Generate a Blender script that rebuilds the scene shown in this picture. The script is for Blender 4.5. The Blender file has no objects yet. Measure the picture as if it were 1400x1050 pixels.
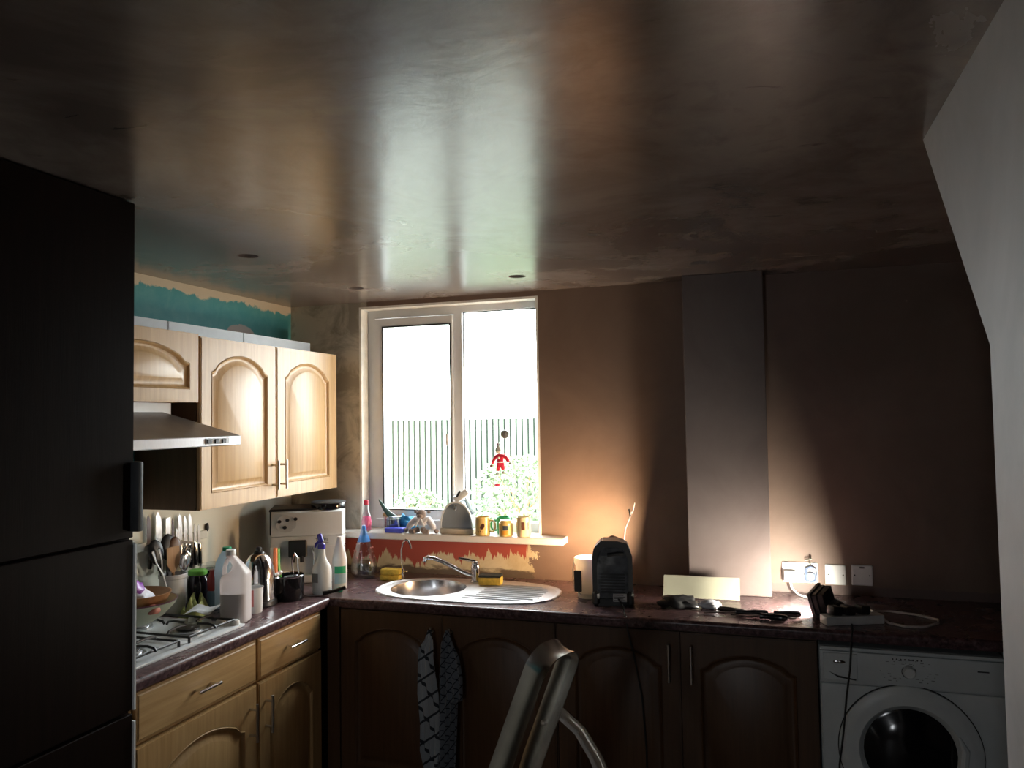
import bpy, bmesh, math, random
from math import sin, cos, pi, radians as R
from mathutils import Vector as V, Matrix, noise
random.seed(7)
S = bpy.context.scene
COL = S.collection
H = 2.308            # ceiling height

# ------------------------------------------------------------------ camera
cd = bpy.data.cameras.new('camera'); cam = bpy.data.objects.new('camera', cd); COL.objects.link(cam)
yaw, pit, rol = R(18.0152), R(2.5158), R(-.8955)
d = V((-sin(yaw)*cos(pit), cos(yaw)*cos(pit), sin(pit)))
r0 = V((cos(yaw), sin(yaw), 0)); u0 = r0.cross(d)
rr = cos(rol)*r0 + sin(rol)*u0; uu = -sin(rol)*r0 + cos(rol)*u0
m = Matrix((rr, uu, -d)).transposed().to_4x4(); m.translation = V((2.4364, -3.611, 1.6877))
cam.matrix_world = m
cd.sensor_width = 36; cd.lens = 36*1055.39/1400; cd.clip_start = .05
S.camera = cam
# ------------------------------------------------------------------ sky and exposure
SKY = 9.6
w = bpy.data.worlds.new('overcast sky'); S.world = w; w.use_nodes = True
bg = w.node_tree.nodes['Background']; bg.inputs[0].default_value = (.93, .97, 1, 1); bg.inputs[1].default_value = SKY
S.view_settings.view_transform = 'Standard'; S.view_settings.look = 'None'
S.view_settings.exposure = 1.3; S.view_settings.gamma = 1; S.view_settings.use_curve_mapping = False
S.cycles.max_bounces = 8; S.cycles.diffuse_bounces = 5; S.cycles.transparent_max_bounces = 12
S.cycles.sample_clamp_indirect = 4; S.cycles.caustics_refractive = False
pl = bpy.data.lights.new('window_daylight', 'AREA'); pl.shape = 'RECTANGLE'; pl.size = .98; pl.size_y = 1.16
pl.cycles.is_portal = True
po = bpy.data.objects.new('window_daylight', pl); COL.objects.link(po); po.location = (.91, .16, 1.705); po.rotation_euler = (R(-90), 0, 0)
pl2 = pl.copy(); pl2.size = .35; pl2.size_y = .55
po2 = bpy.data.objects.new('rear_fill_daylight', pl2); COL.objects.link(po2); po2.location = (1.775, -6.32, 1.475); po2.rotation_euler = (R(90), 0, 0)  # portal for the added fill opening behind the camera
LAMP_A, LAMP_B = 200.0, 270.0       # brightness of the two work lamps' lenses

# ------------------------------------------------------------------ materials
def nt(name):
    m = bpy.data.materials.new(name); m.use_nodes = True
    return m, m.node_tree.nodes, m.node_tree.links, m.node_tree.nodes['Principled BSDF']
def coords(n, l, scale=(1, 1, 1), rot=(0, 0, 0)):
    t = n.new('ShaderNodeTexCoord'); mp = n.new('ShaderNodeMapping')
    mp.inputs['Scale'].default_value = scale; mp.inputs['Rotation'].default_value = rot
    l.new(t.outputs['Object'], mp.inputs['Vector']); return mp.outputs['Vector']
def noi(n, l, vec, scale, detail=4, rough=.55, dist=0):
    t = n.new('ShaderNodeTexNoise'); t.inputs['Scale'].default_value = scale; t.inputs['Detail'].default_value = detail
    t.inputs['Roughness'].default_value = rough; t.inputs['Distortion'].default_value = dist
    l.new(vec, t.inputs['Vector']); return t.outputs['Fac']
def ramp(n, l, fac, stops):
    r = n.new('ShaderNodeValToRGB'); e = r.color_ramp.elements
    while len(e) < len(stops): e.new(.5)
    for k, (p, c) in enumerate(stops):
        e[k].position = p; e[k].color = (*c, 1) if len(c) == 3 else c
    l.new(fac, r.inputs['Fac']); return r.outputs['Color']
def mth(n, l, op, a, b=0, clamp=False):
    t = n.new('ShaderNodeMath'); t.operation = op; t.use_clamp = clamp
    for k, v in enumerate((a, b)):
        if isinstance(v, (int, float)): t.inputs[k].default_value = v
        else: l.new(v, t.inputs[k])
    return t.outputs[0]
def mix(n, l, fac, a, b):
    t = n.new('ShaderNodeMix'); t.data_type = 'RGBA'
    if isinstance(fac, (int, float)): t.inputs[0].default_value = fac
    else: l.new(fac, t.inputs[0])
    for k, v in ((6, a), (7, b)):
        if isinstance(v, tuple): t.inputs[k].default_value = (*v, 1)
        else: l.new(v, t.inputs[k])
    return t.outputs[2]
def bump(n, l, b, h, strength, dist=.01):
    t = n.new('ShaderNodeBump'); t.inputs['Strength'].default_value = strength; t.inputs['Distance'].default_value = dist
    l.new(h, t.inputs['Height']); l.new(t.outputs[0], b.inputs['Normal'])
def sh(c, f): return tuple(min(1, x*f) for x in c)
def mat(name, c, rough=.5, metal=0, var=.15, scale=12, bmp=0, bscale=120, stretch=(1, 1, 1), emit=0, coat=0, spec=.5):
    m, n, l, b = nt(name)
    vec = coords(n, l, stretch)
    f = noi(n, l, vec, scale)
    l.new(ramp(n, l, f, [(.3, sh(c, 1-var)), (.7, sh(c, 1+var))]), b.inputs['Base Color'])
    b.inputs['Roughness'].default_value = rough; b.inputs['Metallic'].default_value = metal
    b.inputs['Coat Weight'].default_value = coat; b.inputs['Specular IOR Level'].default_value = spec
    if bmp: bump(n, l, b, noi(n, l, vec, bscale), bmp, .003)
    if emit:
        b.inputs['Emission Color'].default_value = (*c, 1); b.inputs['Emission Strength'].default_value = emit
    return m
def wood(name, c1, c2, rough=.4, axis='z', coat=0):
    m, n, l, b = nt(name)
    st = {'z': (30, 30, 1.6), 'y': (30, 1.6, 30), 'x': (1.6, 30, 30)}[axis]
    v = coords(n, l, st)
    f = noi(n, l, v, 1.6, 6, .6, .6)
    v2 = coords(n, l, tuple(x*4 for x in st)); g = noi(n, l, v2, 2, 3)
    c = ramp(n, l, f, [(.3, c1), (.68, c2)])
    c = mix(n, l, mth(n, l, 'MULTIPLY', g, .35), c, sh(c1, .7))
    l.new(c, b.inputs['Base Color']); b.inputs['Roughness'].default_value = rough; b.inputs['Coat Weight'].default_value = coat
    bump(n, l, b, g, .12, .002)
    return m
def glass(name, c=(1, 1, 1), rough=.02, gloss=.08, tint=1):
    m = bpy.data.materials.new(name); m.use_nodes = True; n = m.node_tree.nodes; l = m.node_tree.links
    n.clear(); o = n.new('ShaderNodeOutputMaterial'); t = n.new('ShaderNodeBsdfTransparent'); g = n.new('ShaderNodeBsdfGlossy')
    lw = n.new('ShaderNodeLayerWeight'); lw.inputs[0].default_value = .35
    t.inputs[0].default_value = (*c, 1); g.inputs['Roughness'].default_value = rough
    f = mth(n, l, 'ADD', mth(n, l, 'MULTIPLY', lw.outputs['Facing'], .5), gloss)
    mx = n.new('ShaderNodeMixShader'); l.new(f, mx.inputs[0]); l.new(t.outputs[0], mx.inputs[1]); l.new(g.outputs[0], mx.inputs[2])
    l.new(mx.outputs[0], o.inputs[0]); return m
def plastic_clear(name, c, opaque=.5):
    """thin milky plastic: part see-through, part diffuse and translucent"""
    m = bpy.data.materials.new(name); m.use_nodes = True; n = m.node_tree.nodes; l = m.node_tree.links
    b = n['Principled BSDF']; b.inputs['Base Color'].default_value = (*c, 1); b.inputs['Roughness'].default_value = .3
    t = n.new('ShaderNodeBsdfTransparent'); t.inputs[0].default_value = (*c, 1)
    tr = n.new('ShaderNodeBsdfTranslucent'); tr.inputs[0].default_value = (*c, 1)
    m1 = n.new('ShaderNodeMixShader'); m1.inputs[0].default_value = .45; l.new(b.outputs[0], m1.inputs[1]); l.new(tr.outputs[0], m1.inputs[2])
    m2 = n.new('ShaderNodeMixShader'); m2.inputs[0].default_value = opaque; l.new(t.outputs[0], m2.inputs[1]); l.new(m1.outputs[0], m2.inputs[2])
    l.new(m2.outputs[0], n['Material Output'].inputs[0]); return m

OAK = wood('light oak upright grain', (.42, .245, .095), (.58, .37, .17), .38)
OAKH = wood('light oak level grain', (.42, .245, .095), (.58, .37, .17), .38, 'x')
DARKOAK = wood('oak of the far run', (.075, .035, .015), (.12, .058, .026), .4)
WALNUT = wood('dark brown tall unit', (.010, .005, .0035), (.015, .0075, .005), .42)
WALNUT.node_tree.nodes['Principled BSDF'].inputs['Specular IOR Level'].default_value = .06
SPOONWOOD = wood('utensil wood', (.33, .17, .07), (.5, .28, .13), .6)
BOWLWOOD = wood('bowl wood', (.30, .14, .06), (.45, .23, .10), .45, 'x')
WHITE = mat('white paint', (.78, .79, .8), .5, var=.05)
UPVC = mat('white window plastic', (.72, .74, .76), .3, var=.03)
ENAMEL = mat('white enamel', (.66, .68, .7), .25, var=.04)
APPL = mat('appliance white', (.66, .70, .71), .35, var=.05)
CHROME = mat('chrome', (.75, .75, .76), .12, 1, var=.03)
STEEL = mat('brushed steel', (.55, .56, .58), .3, 1, var=.08, scale=30, stretch=(1, 20, 1))
ALU = mat('scuffed aluminium', (.80, .78, .74), .24, 1, var=.14, scale=14, bmp=.1, bscale=60)
SINK = mat('sink steel', (.7, .7, .72), .22, 1, var=.06, scale=25)
NICKEL = mat('satin nickel', (.5, .47, .43), .3, 1, var=.05)
BLACK = mat('black plastic', (.012, .012, .013), .4, var=.2)
GLOSSBLACK = mat('gloss black', (.008, .008, .01), .12, var=.1)
IRON = mat('black cast iron', (.02, .02, .022), .45, var=.3, bmp=.2)
DKGREY = mat('dark grey plastic', (.06, .065, .07), .5, var=.2)
SILVERP = mat('silver plastic', (.74, .77, .77), .35, .05, var=.04)
WHITEP = mat('white plastic', (.75, .76, .76), .35, var=.04)
RUBBER = mat('rubber', (.02, .02, .02), .8, var=.2)
INK = mat('printed ink', (.03, .03, .035), .6, var=.1)

# ------------------------------------------------------------------ mesh builder
class P:
    def __init__(s): s.b = bmesh.new()
    def _new(s, fn, M):
        n = len(s.b.verts); fn(); s.b.verts.ensure_lookup_table()
        vs = s.b.verts[n:]
        bmesh.ops.transform(s.b, matrix=M, verts=vs); return vs
    def box(s, c, sz, rot=(0, 0, 0), bev=0, seg=1):
        t = bmesh.new(); bmesh.ops.create_cube(t, size=1)
        for v in t.verts: v.co = V((v.co.x*sz[0], v.co.y*sz[1], v.co.z*sz[2]))
        if bev: bmesh.ops.bevel(t, geom=t.edges[:], offset=bev, segments=seg, affect='EDGES', profile=.6)
        from mathutils import Euler
        bmesh.ops.transform(t, matrix=Matrix.Translation(c) @ Euler(rot).to_matrix().to_4x4(), verts=t.verts)
        s.merge(t); return s
    def bx(s, x0, x1, y0, y1, z0, z1, bev=0, seg=1):
        return s.box(((x0+x1)/2, (y0+y1)/2, (z0+z1)/2), (x1-x0, y1-y0, z1-z0), bev=bev, seg=seg)
    def merge(s, t):
        me = bpy.data.meshes.new('t'); t.to_mesh(me); t.free(); s.b.from_mesh(me); bpy.data.meshes.remove(me)
    def rings(s, rings, close=True, cap0=True, cap1=True):
        rs = [[s.b.verts.new(p) for p in r] for r in rings]; n = len(rs[0])
        for a, b in zip(rs, rs[1:]):
            for i in range(n if close else n-1):
                try: s.b.faces.new((a[i], a[(i+1) % n], b[(i+1) % n], b[i]))
                except ValueError: pass
        if cap0: s.b.faces.new(rs[0][::-1])
        if cap1: s.b.faces.new(rs[-1])
        return s
    def lathe(s, prof, c=(0, 0, 0), n=24, axis=(0, 0, 1), cap0=True, cap1=True, sx=1, sy=1):
        q = V((0, 0, 1)).rotation_difference(V(axis).normalized()); c = V(c)
        return s.rings([[c + q @ V((r*cos(2*pi*i/n)*sx, r*sin(2*pi*i/n)*sy, z)) for i in range(n)] for r, z in prof], True, cap0, cap1)
    def cyl(s, a, b, r, r2=None, n=14):
        a, b = V(a), V(b); r2 = r if r2 is None else r2
        return s.lathe([(r, 0), (r2, (b-a).length)], a, n, b-a)
    def tube(s, pts, r, n=8, closed=False, flat=1):
        pts = [V(p) for p in pts]; rs = []; N = len(pts); up = None
        for i, p in enumerate(pts):
            t = (pts[(i+1) % N]-pts[i-1]) if closed else (pts[min(i+1, N-1)]-pts[max(i-1, 0)])
            t.normalize()
            if up is None: up = t.orthogonal().normalized()
            up = (up - t*up.dot(t)).normalized(); sd = t.cross(up)
            rad = r[i] if isinstance(r, (list, tuple)) else r
            rs.append([p + (up*cos(2*pi*k/n) + sd*sin(2*pi*k/n)*flat)*rad for k in range(n)])
        if closed: rs.append(rs[0]); return s.rings(rs, True, False, False)
        return s.rings(rs)
    def ball(s, c, r, sc=(1, 1, 1), n=14, rot=None):
        t = bmesh.new(); bmesh.ops.create_uvsphere(t, u_segments=n, v_segments=max(6, n*2//3), radius=r)
        M = Matrix.Translation(c)
        if rot:
            from mathutils import Euler
            M = M @ Euler(rot).to_matrix().to_4x4()
        bmesh.ops.transform(t, matrix=M @ Matrix.Diagonal((*sc, 1)), verts=t.verts); s.merge(t); return s
    def prism(s, pts, a, b, plane='xz', bev=0):
        """extrude the 2D outline pts from a to b along the third axis"""
        f = {'xz': lambda p, q: V((p[0], q, p[1])), 'xy': lambda p, q: V((p[0], p[1], q)), 'yz': lambda p, q: V((q, p[0], p[1]))}[plane]
        t = bmesh.new(); A = [t.verts.new(f(p, a)) for p in pts]; B = [t.verts.new(f(p, b)) for p in pts]; n = len(pts)
        t.faces.new(A); t.faces.new(B[::-1])
        for i in range(n): t.faces.new((A[i], B[i], B[(i+1) % n], A[(i+1) % n]))
        bmesh.ops.recalc_face_normals(t, faces=t.faces)
        if bev: bmesh.ops.bevel(t, geom=t.edges[:], offset=bev, segments=2, affect='EDGES')
        s.merge(t); return s
    def holed(s, outer, holes, z0, z1, plane='xy'):
        """slab with holes: outline and holes are 2D loops"""
        f = {'xz': lambda p, q: V((p[0], q, p[1])), 'xy': lambda p, q: V((p[0], p[1], q)), 'yz': lambda p, q: V((q, p[0], p[1]))}[plane]
        t = bmesh.new(); lay = []
        for z in (z0, z1):
            es = []; loops = []
            for lp in [outer]+holes:
                vs = [t.verts.new(f(p, z)) for p in lp]; loops.append(vs)
                es += [t.edges.new((vs[i], vs[(i+1) % len(vs)])) for i in range(len(vs))]
            bmesh.ops.triangle_fill(t, edges=es, use_beauty=True); lay.append(loops)
        for A, B in zip(*lay):
            for i in range(len(A)):
                j = (i+1) % len(A); t.faces.new((A[i], A[j], B[j], B[i]))
        bmesh.ops.recalc_face_normals(t, faces=t.faces); s.merge(t); return s
    def obj(s, name, material, parent=None, smooth=True, M=None, ang=35):
        b = s.b
        if M is not None: bmesh.ops.transform(b, matrix=M, verts=b.verts)
        bmesh.ops.recalc_face_normals(b, faces=b.faces)
        if smooth:
            for f in b.faces: f.smooth = True
            for e in b.edges:
                if len(e.link_faces) == 2 and e.calc_face_angle(0) > R(ang): e.smooth = False
        me = bpy.data.meshes.new(name); b.to_mesh(me); b.free()
        me.materials.append(material)
        o = bpy.data.objects.new(name, me); COL.objects.link(o)
        if parent: o.parent = parent
        return o
def tag(o, label, cat, group=None, kind=None):
    o['label'] = label; o['category'] = cat
    if group: o['group'] = group
    if kind: o['kind'] = kind
    return o
def thing(name, label, cat, loc=(0, 0, 0), rz=0, group=None):
    o = bpy.data.objects.new(name, None); COL.objects.link(o); o.location = loc; o.rotation_euler = (0, 0, rz)
    o.empty_display_size = .05
    return tag(o, label, cat, group)
def struct(name, p, m, parent=None, smooth=False):
    o = p.obj(name, m, parent, smooth)
    if not parent: o['kind'] = 'structure'
    return o
def circ(cx, cy, r, n=20, ry=None): return [(cx+r*cos(2*pi*i/n), cy+(ry or r)*sin(2*pi*i/n)) for i in range(n)]
def rect(x0, x1, y0, y1): return [(x0, y0), (x1, y0), (x1, y1), (x0, y1)]
def text(body, size, loc, rot, m, parent, name='lettering', ext=.0006):
    c = bpy.data.curves.new(name, 'FONT'); c.body = body; c.size = size; c.extrude = ext; c.align_x = 'CENTER'; c.align_y = 'CENTER'
    t = bpy.data.objects.new('t', c); COL.objects.link(t)
    me = bpy.data.meshes.new_from_object(t); bpy.data.objects.remove(t); bpy.data.curves.remove(c)
    o = bpy.data.objects.new(name, me); COL.objects.link(o); o.location = loc; o.rotation_euler = rot; o.parent = parent
    me.materials.clear(); me.materials.append(m); return o

# ================================================================== SETTING
def mat_ceiling():
    m, n, l, b = nt('damp ceiling plaster'); v = coords(n, l)
    a = noi(n, l, v, 1.3, 6, .62, .8); c = noi(n, l, v, 5, 6, .65, 1.2)
    col = mix(n, l, ramp(n, l, a, [(.38, (0, 0, 0)), (.62, (1, 1, 1))]), (.13, .100, .088), (.25, .205, .18))
    col = mix(n, l, ramp(n, l, c, [(.5, (0, 0, 0)), (.72, (.5, .5, .5))]), col, (.11, .08, .07))
    vs = coords(n, l, (1.5, 7, 1), (0, 0, .6)); st = noi(n, l, vs, 2.2, 5, .6, 1.5)
    col = mix(n, l, ramp(n, l, st, [(.66, (0, 0, 0)), (.74, (.7, .7, .7))]), col, (.07, .05, .045))
    l.new(col, b.inputs['Base Color'])
    l.new(mth(n, l, 'ADD', mth(n, l, 'MULTIPLY', a, .14), .17), b.inputs['Roughness'])
    b.inputs['Specular IOR Level'].default_value = .95
    t2 = noi(n, l, v, 9, 5, .6, 1); t3 = noi(n, l, v, 2.6, 3)
    bump(n, l, b, mth(n, l, 'ADD', t2, mth(n, l, 'MULTIPLY', t3, 2)), .035, .03)
    return m
def mat_plaster(name, c1, c2, rough=.55, extra=None, fine=.1, spec=.35):
    m, n, l, b = nt(name); v = coords(n, l)
    a = noi(n, l, v, 2.2, 6, .6, .6); c = noi(n, l, v, 14, 4)
    col = mix(n, l, ramp(n, l, a, [(.35, (0, 0, 0)), (.65, (1, 1, 1))]), c1, c2)
    col = mix(n, l, mth(n, l, 'MULTIPLY', c, .25), col, sh(c1, .75))
    if extra: col = extra(n, l, v, col)
    l.new(col, b.inputs['Base Color']); b.inputs['Roughness'].default_value = rough; b.inputs['Specular IOR Level'].default_value = spec
    bump(n, l, b, c, fine, .006); return m
def xyz(n, l, v):
    s = n.new('ShaderNodeSeparateXYZ'); l.new(v, s.inputs[0]); return s.outputs
def smooth01(n, l, val, a, b_):
    t = n.new('ShaderNodeMapRange'); t.inputs['From Min'].default_value = a; t.inputs['From Max'].default_value = b_
    l.new(val, t.inputs['Value']); return t.outputs[0]
def left_extra(n, l, v, col):
    x, y, z = xyz(n, l, v)
    # splashback zone below the wall units: cream paint
    col = mix(n, l, smooth01(n, l, z, 1.40, 1.41), (.76, .74, .62), (.055, .26, .27))
    f = noi(n, l, coords(n, l, (1, 1, 1)), 9, 6, .7, .5)
    teal_dirt = ramp(n, l, f, [(.4, (0, 0, 0)), (.7, (.55, .55, .55))])
    col = mix(n, l, mth(n, l, 'MULTIPLY', teal_dirt, smooth01(n, l, z, 1.4, 1.5)), col, (.13, .34, .33))
    # pale filler line under the ceiling, ragged lower edge
    e = mth(n, l, 'ADD', z, mth(n, l, 'MULTIPLY', f, .11))
    col = mix(n, l, smooth01(n, l, e, 2.318, 2.326), col, (.60, .50, .36))
    # bare plaster patch
    dy = mth(n, l, 'DIVIDE', mth(n, l, 'ADD', y, .42), .11); dz = mth(n, l, 'DIVIDE', mth(n, l, 'ADD', z, -2.115), .055)
    q = mth(n, l, 'ADD', mth(n, l, 'MULTIPLY', dy, dy), mth(n, l, 'MULTIPLY', dz, dz))
    q = mth(n, l, 'ADD', q, mth(n, l, 'MULTIPLY', f, 1.2))
    return mix(n, l, smooth01(n, l, q, 1.45, 1.6), (.42, .36, .33), col)
def back_extra(n, l, v, col):
    x, y, z = xyz(n, l, v)
    f = noi(n, l, v, 4, 6, .65, .8)
    old = mix(n, l, ramp(n, l, f, [(.42, (0, 0, 0)), (.55, (1, 1, 1))]), (.34, .31, .25), (.60, .56, .48))
    leftmask = smooth01(n, l, mth(n, l, 'ADD', x, mth(n, l, 'MULTIPLY', f, .02)), .47, .475)
    col = mix(n, l, leftmask, old, col)
    # torn terracotta paint on cream under the sill
    cream = mix(n, l, ramp(n, l, f, [(.4, (0, 0, 0)), (.6, (1, 1, 1))]), (.50, .41, .25), (.62, .55, .38))
    jag = noi(n, l, coords(n, l, (17, 1, 1.4)), 1.0, 5, .75)
    jag2 = noi(n, l, coords(n, l, (4.5, 1, .7)), 1.0, 2, .5)
    edge = mth(n, l, 'ADD', z, mth(n, l, 'ADD', mth(n, l, 'MULTIPLY', jag, .30), mth(n, l, 'MULTIPLY', jag2, .26)))
    pv = mix(n, l, smooth01(n, l, edge, 1.278, 1.281), cream, (.33, .066, .045))
    pv = mix(n, l, smooth01(n, l, mth(n, l, 'ADD', x, mth(n, l, 'MULTIPLY', jag, .1)), 1.375, 1.38), pv, cream)
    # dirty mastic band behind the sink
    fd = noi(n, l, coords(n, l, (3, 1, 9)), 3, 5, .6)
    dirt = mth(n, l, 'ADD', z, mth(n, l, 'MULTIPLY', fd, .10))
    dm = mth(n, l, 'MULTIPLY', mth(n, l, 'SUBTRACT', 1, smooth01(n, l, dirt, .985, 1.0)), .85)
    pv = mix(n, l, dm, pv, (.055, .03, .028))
    xe = mth(n, l, 'ADD', x, mth(n, l, 'MULTIPLY', noi(n, l, v, 11, 5, .7), .30))
    a = mth(n, l, 'MULTIPLY', mth(n, l, 'SUBTRACT', 1, smooth01(n, l, xe, 1.50, 1.505)), mth(n, l, 'SUBTRACT', 1, smooth01(n, l, z, 1.10, 1.102)))
    col = mix(n, l, a, col, pv)
    # unpainted strip where the worktop meets the wall, far right
    b_ = mth(n, l, 'MULTIPLY', smooth01(n, l, x, 2.44, 2.45), mth(n, l, 'SUBTRACT', 1, smooth01(n, l, mth(n, l, 'ADD', z, mth(n, l, 'MULTIPLY', jag, .02)), .955, .957)))
    return mix(n, l, b_, col, (.14, .10, .09))
CEIL = mat_ceiling()
PL_L = mat_plaster('left wall paint', (.3, .28, .2), (.5, .45, .4), .6, left_extra)
PL_B = mat_plaster('fresh pink plaster', (.165, .112, .085), (.215, .15, .117), .55, back_extra)
PL_C = mat_plaster('chimney plaster', (.115, .088, .082), (.155, .125, .117), .42)
PL_R = mat_plaster('grey plaster of the near wall', (.36, .33, .32), (.48, .45, .44), .5, fine=.2)
PL_F = mat_plaster('plain plaster', (.14, .10, .09), (.2, .15, .13), .6)
REVEAL = mat('old white reveal paint', (.86, .85, .80), .55, var=.12, scale=18)

XR, YF = 4.4, -6.2
struct('floor', P().bx(-.1, XR+.1, YF-.1, .3, -.1, 0), mat('brown vinyl floor', (.10, .065, .045), .5, bmp=.05))
holes = [(.619, -1.192), (.630, -.410), (1.424, -.400), (2.207, -.404)]
ceil = P().holed(rect(-.1, XR+.1, YF-.1, .3), [circ(x, y, .038, 20) for x, y in holes], H, H+.03)
struct('ceiling', ceil, CEIL)
c2 = P()
for x, y in holes: c2.lathe([(.037, 0), (.037, .11)], (x, y, H+.028), 20, cap0=False)
o = c2.obj('downlight_hole_lining', mat('dark void', (.015, .012, .01), .9)); o['kind'] = 'structure'; o.name = 'trim_1'
struct('wall_left', P().bx(-.1, 0, YF, .3, 0, H), PL_L)
wx0, wx1, wz0, wz1 = .418, 1.4005, 1.121, 2.283
struct('wall_back', P().holed([(0, 0), (XR, 0), (XR, H), (0, H)], [[(wx0, wz0-.02), (wx1, wz0-.02), (wx1, wz1), (wx0, wz1)]], 0, .26, 'xz'), PL_B)
# chimney breast casing
struct('wall_boxing', P().bx(2.105, 2.448, -.13, 0, .911, H, .003), PL_C)
# window reveals (painted linings inside the opening)
struct('trim_2', P().bx(wx0-.0, wx0+.012, .0, .13, wz0, wz1-.012), REVEAL)
struct('trim_3', P().bx(wx1-.012, wx1, .0, .13, wz0, wz1-.012), REVEAL)
struct('trim_4', P().bx(wx0, wx1, .0, .13, wz1-.012, wz1), REVEAL)
# near right-hand wall under the stairs, with its raking free edge
struct('wall_right', P().prism([(-2.137, 0), (-2.137, 1.797), (-1.664, H), (YF, H), (YF, 0)], 2.80, 2.90, 'yz'), PL_R)
struct('wall_far_right', P().bx(XR, XR+.1, YF, .26, 0, H), PL_F)
struct('wall_front', P().holed(rect(-.1, XR+.1, 0, H), [rect(1.6, 1.95, 1.2, 1.75)], YF-.1, YF, 'xz'), PL_F)
w2 = bpy.data.objects.new('added_fill_window', None); COL.objects.link(w2); w2['kind'] = 'structure'; w2.location = (1.6, YF, 1.2)  # added opening with frame, unseen, put in to give faint fill light
P().holed(rect(0, .35, 0, .55), [rect(.03, .32, .03, .52)], -.07, -.03, 'xz').obj('window_frame', UPVC, w2, False)

# ---- window
WY = .075   # inner face of the frame
win = bpy.data.objects.new('window_1', None); COL.objects.link(win); win['kind'] = 'structure'; win.location = (wx0, 0, wz0)
def W(x): return x-wx0
fr = P().holed(rect(.012, W(wx1)-.012, 0, wz1-wz0-.012), [rect(.055, W(.945)-.02, .045, wz1-wz0-.055), rect(W(.945)+.025, W(wx1)-.03, .045, wz1-wz0-.045)], WY, WY+.06, 'xz')
fr.obj('window_frame', UPVC, win, False)
sx0, sx1, sz0, sz1 = .058, W(.945)-.022, .05, wz1-wz0-.06
sa = P().holed(rect(sx0, sx1, sz0, sz1), [rect(sx0+.05, sx1-.012, sz0+.05, sz1-.045)], WY-.018, WY+.045, 'xz').obj('sash', UPVC, win, False)
P().holed(rect(sx0+.046, sx1-.008, sz0+.046, sz1-.041), [rect(sx0+.053, sx1-.015, sz0+.053, sz1-.048)], WY-.02, WY-.012, 'xz').obj('gasket', BLACK, sa, False)
GL = glass('window glass', (.98, 1, .99), .01, .02)
P().bx(sx0+.045, sx1-.007, WY+.012, WY+.018, sz0+.045, sz1-.04).obj('pane', GL, sa, False)
P().bx(W(.945)+.02, W(wx1)-.025, WY+.026, WY+.032, .04, wz1-wz0-.04).obj('pane', GL, win, False)
P().holed(rect(W(.945)+.022, W(wx1)-.027, .042, wz1-wz0-.042), [rect(W(.945)+.029, W(wx1)-.034, .049, wz1-wz0-.049)], WY+.018, WY+.025, 'xz').obj('gasket', BLACK, win, False)
hd = P().bx(sx1-.040, sx1-.026, WY-.026, WY-.018, .43, .49, .003).obj('window_handle', WHITEP, sa)
P().box((sx1-.028, WY-.038, .40), (.016, .014, .13), (0, .1, 0), .004).obj('handle_lever', WHITEP, hd) if False else None
SILLM = mat('sill paint', (.76, .73, .68), .4, var=.06)
P().bx(W(.30), W(1.532), -.10, 0, -.032, 0, .004).obj('window_sill', SILLM, win)
P().bx(.0, wx1-wx0, 0, .14, -.02, 0).obj('sill_board', SILLM, win, False)

# ---- outside: ground, fence, shrubs
GRD = mat('pale garden ground', (.155, .16, .14), .9, var=.3, scale=2)
g = P().bx(-14, 14, .27, 26, -.15, -.1); o = struct('garden_ground', g, GRD)
FB = mat('green stained board', (.115, .145, .105), .8, var=.25, scale=3, stretch=(6, 6, .6))
FP = mat('dark fence gap shade', (.012, .018, .012), .9)
fence = thing('garden_fence', 'tall close boarded garden fence with pale green upright boards beyond the window', 'fence', (-3.62, 8, -.1))
P().bx(-.02, 5.4, .02, .05, .02, 1.78).obj('fence_gap_shade', FP, fence, False)  # near-black sheet painted in as the shade between the boards
bm0 = None
for i in range(54):
    if bm0 is None:
        bm0 = P().bx(0, .068, 0, .018, .02, 1.82).obj('fence_board', FB, fence, False); o = bm0
    else:
        o = bm0.copy(); COL.objects.link(o)
    o.location = (.098*i, (i % 3)*.002, random.uniform(-.012, .012)+(-.03 if i > 22 else 0))
LEAF = mat('shrub leaf', (.15, .20, .11), .6, var=.4, scale=6)
def shrub(loc, rx, rz, n, label):
    s = thing('garden_shrub', label, 'shrub', loc); p = P()
    for i in range(n):
        a, q = random.uniform(0, 2*pi), random.random()**.4; zz = random.uniform(.08, 1)
        rad = rx*q*math.sqrt(max(.05, 1-(2*zz-1)**2*.8)); c = V((rad*cos(a), rad*sin(a)*.7, zz*rz))
        u = V((random.gauss(0, 1), random.gauss(0, 1), random.gauss(0, 1))).normalized()*.042; v = u.orthogonal().normalized()*.02
        f = [p.b.verts.new(c+k) for k in (-u, v, u, -v)]; p.b.faces.new(f)
    o = p.obj('foliage', LEAF, s, False); o['kind'] = 'stuff'
    st = P()
    for k in range(5): st.tube([(0, 0, 0), (.1*cos(k*1.3)*rx, .1*sin(k*1.3), rz*.4), (.5*rx*cos(k*1.3), .4*rx*sin(k*1.3), rz*.8)], [.02, .014, .006], 6)
    st.obj('stem', SPOONWOOD, s)
shrub((-.75, 6.6, -.1), .75, 1.25, 2800, 'loose green shrub in front of the right end of the garden fence')
shrub((-2.6, 7.2, -.1), .45, .7, 1000, 'low green shrub at the foot of the garden fence')

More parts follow.
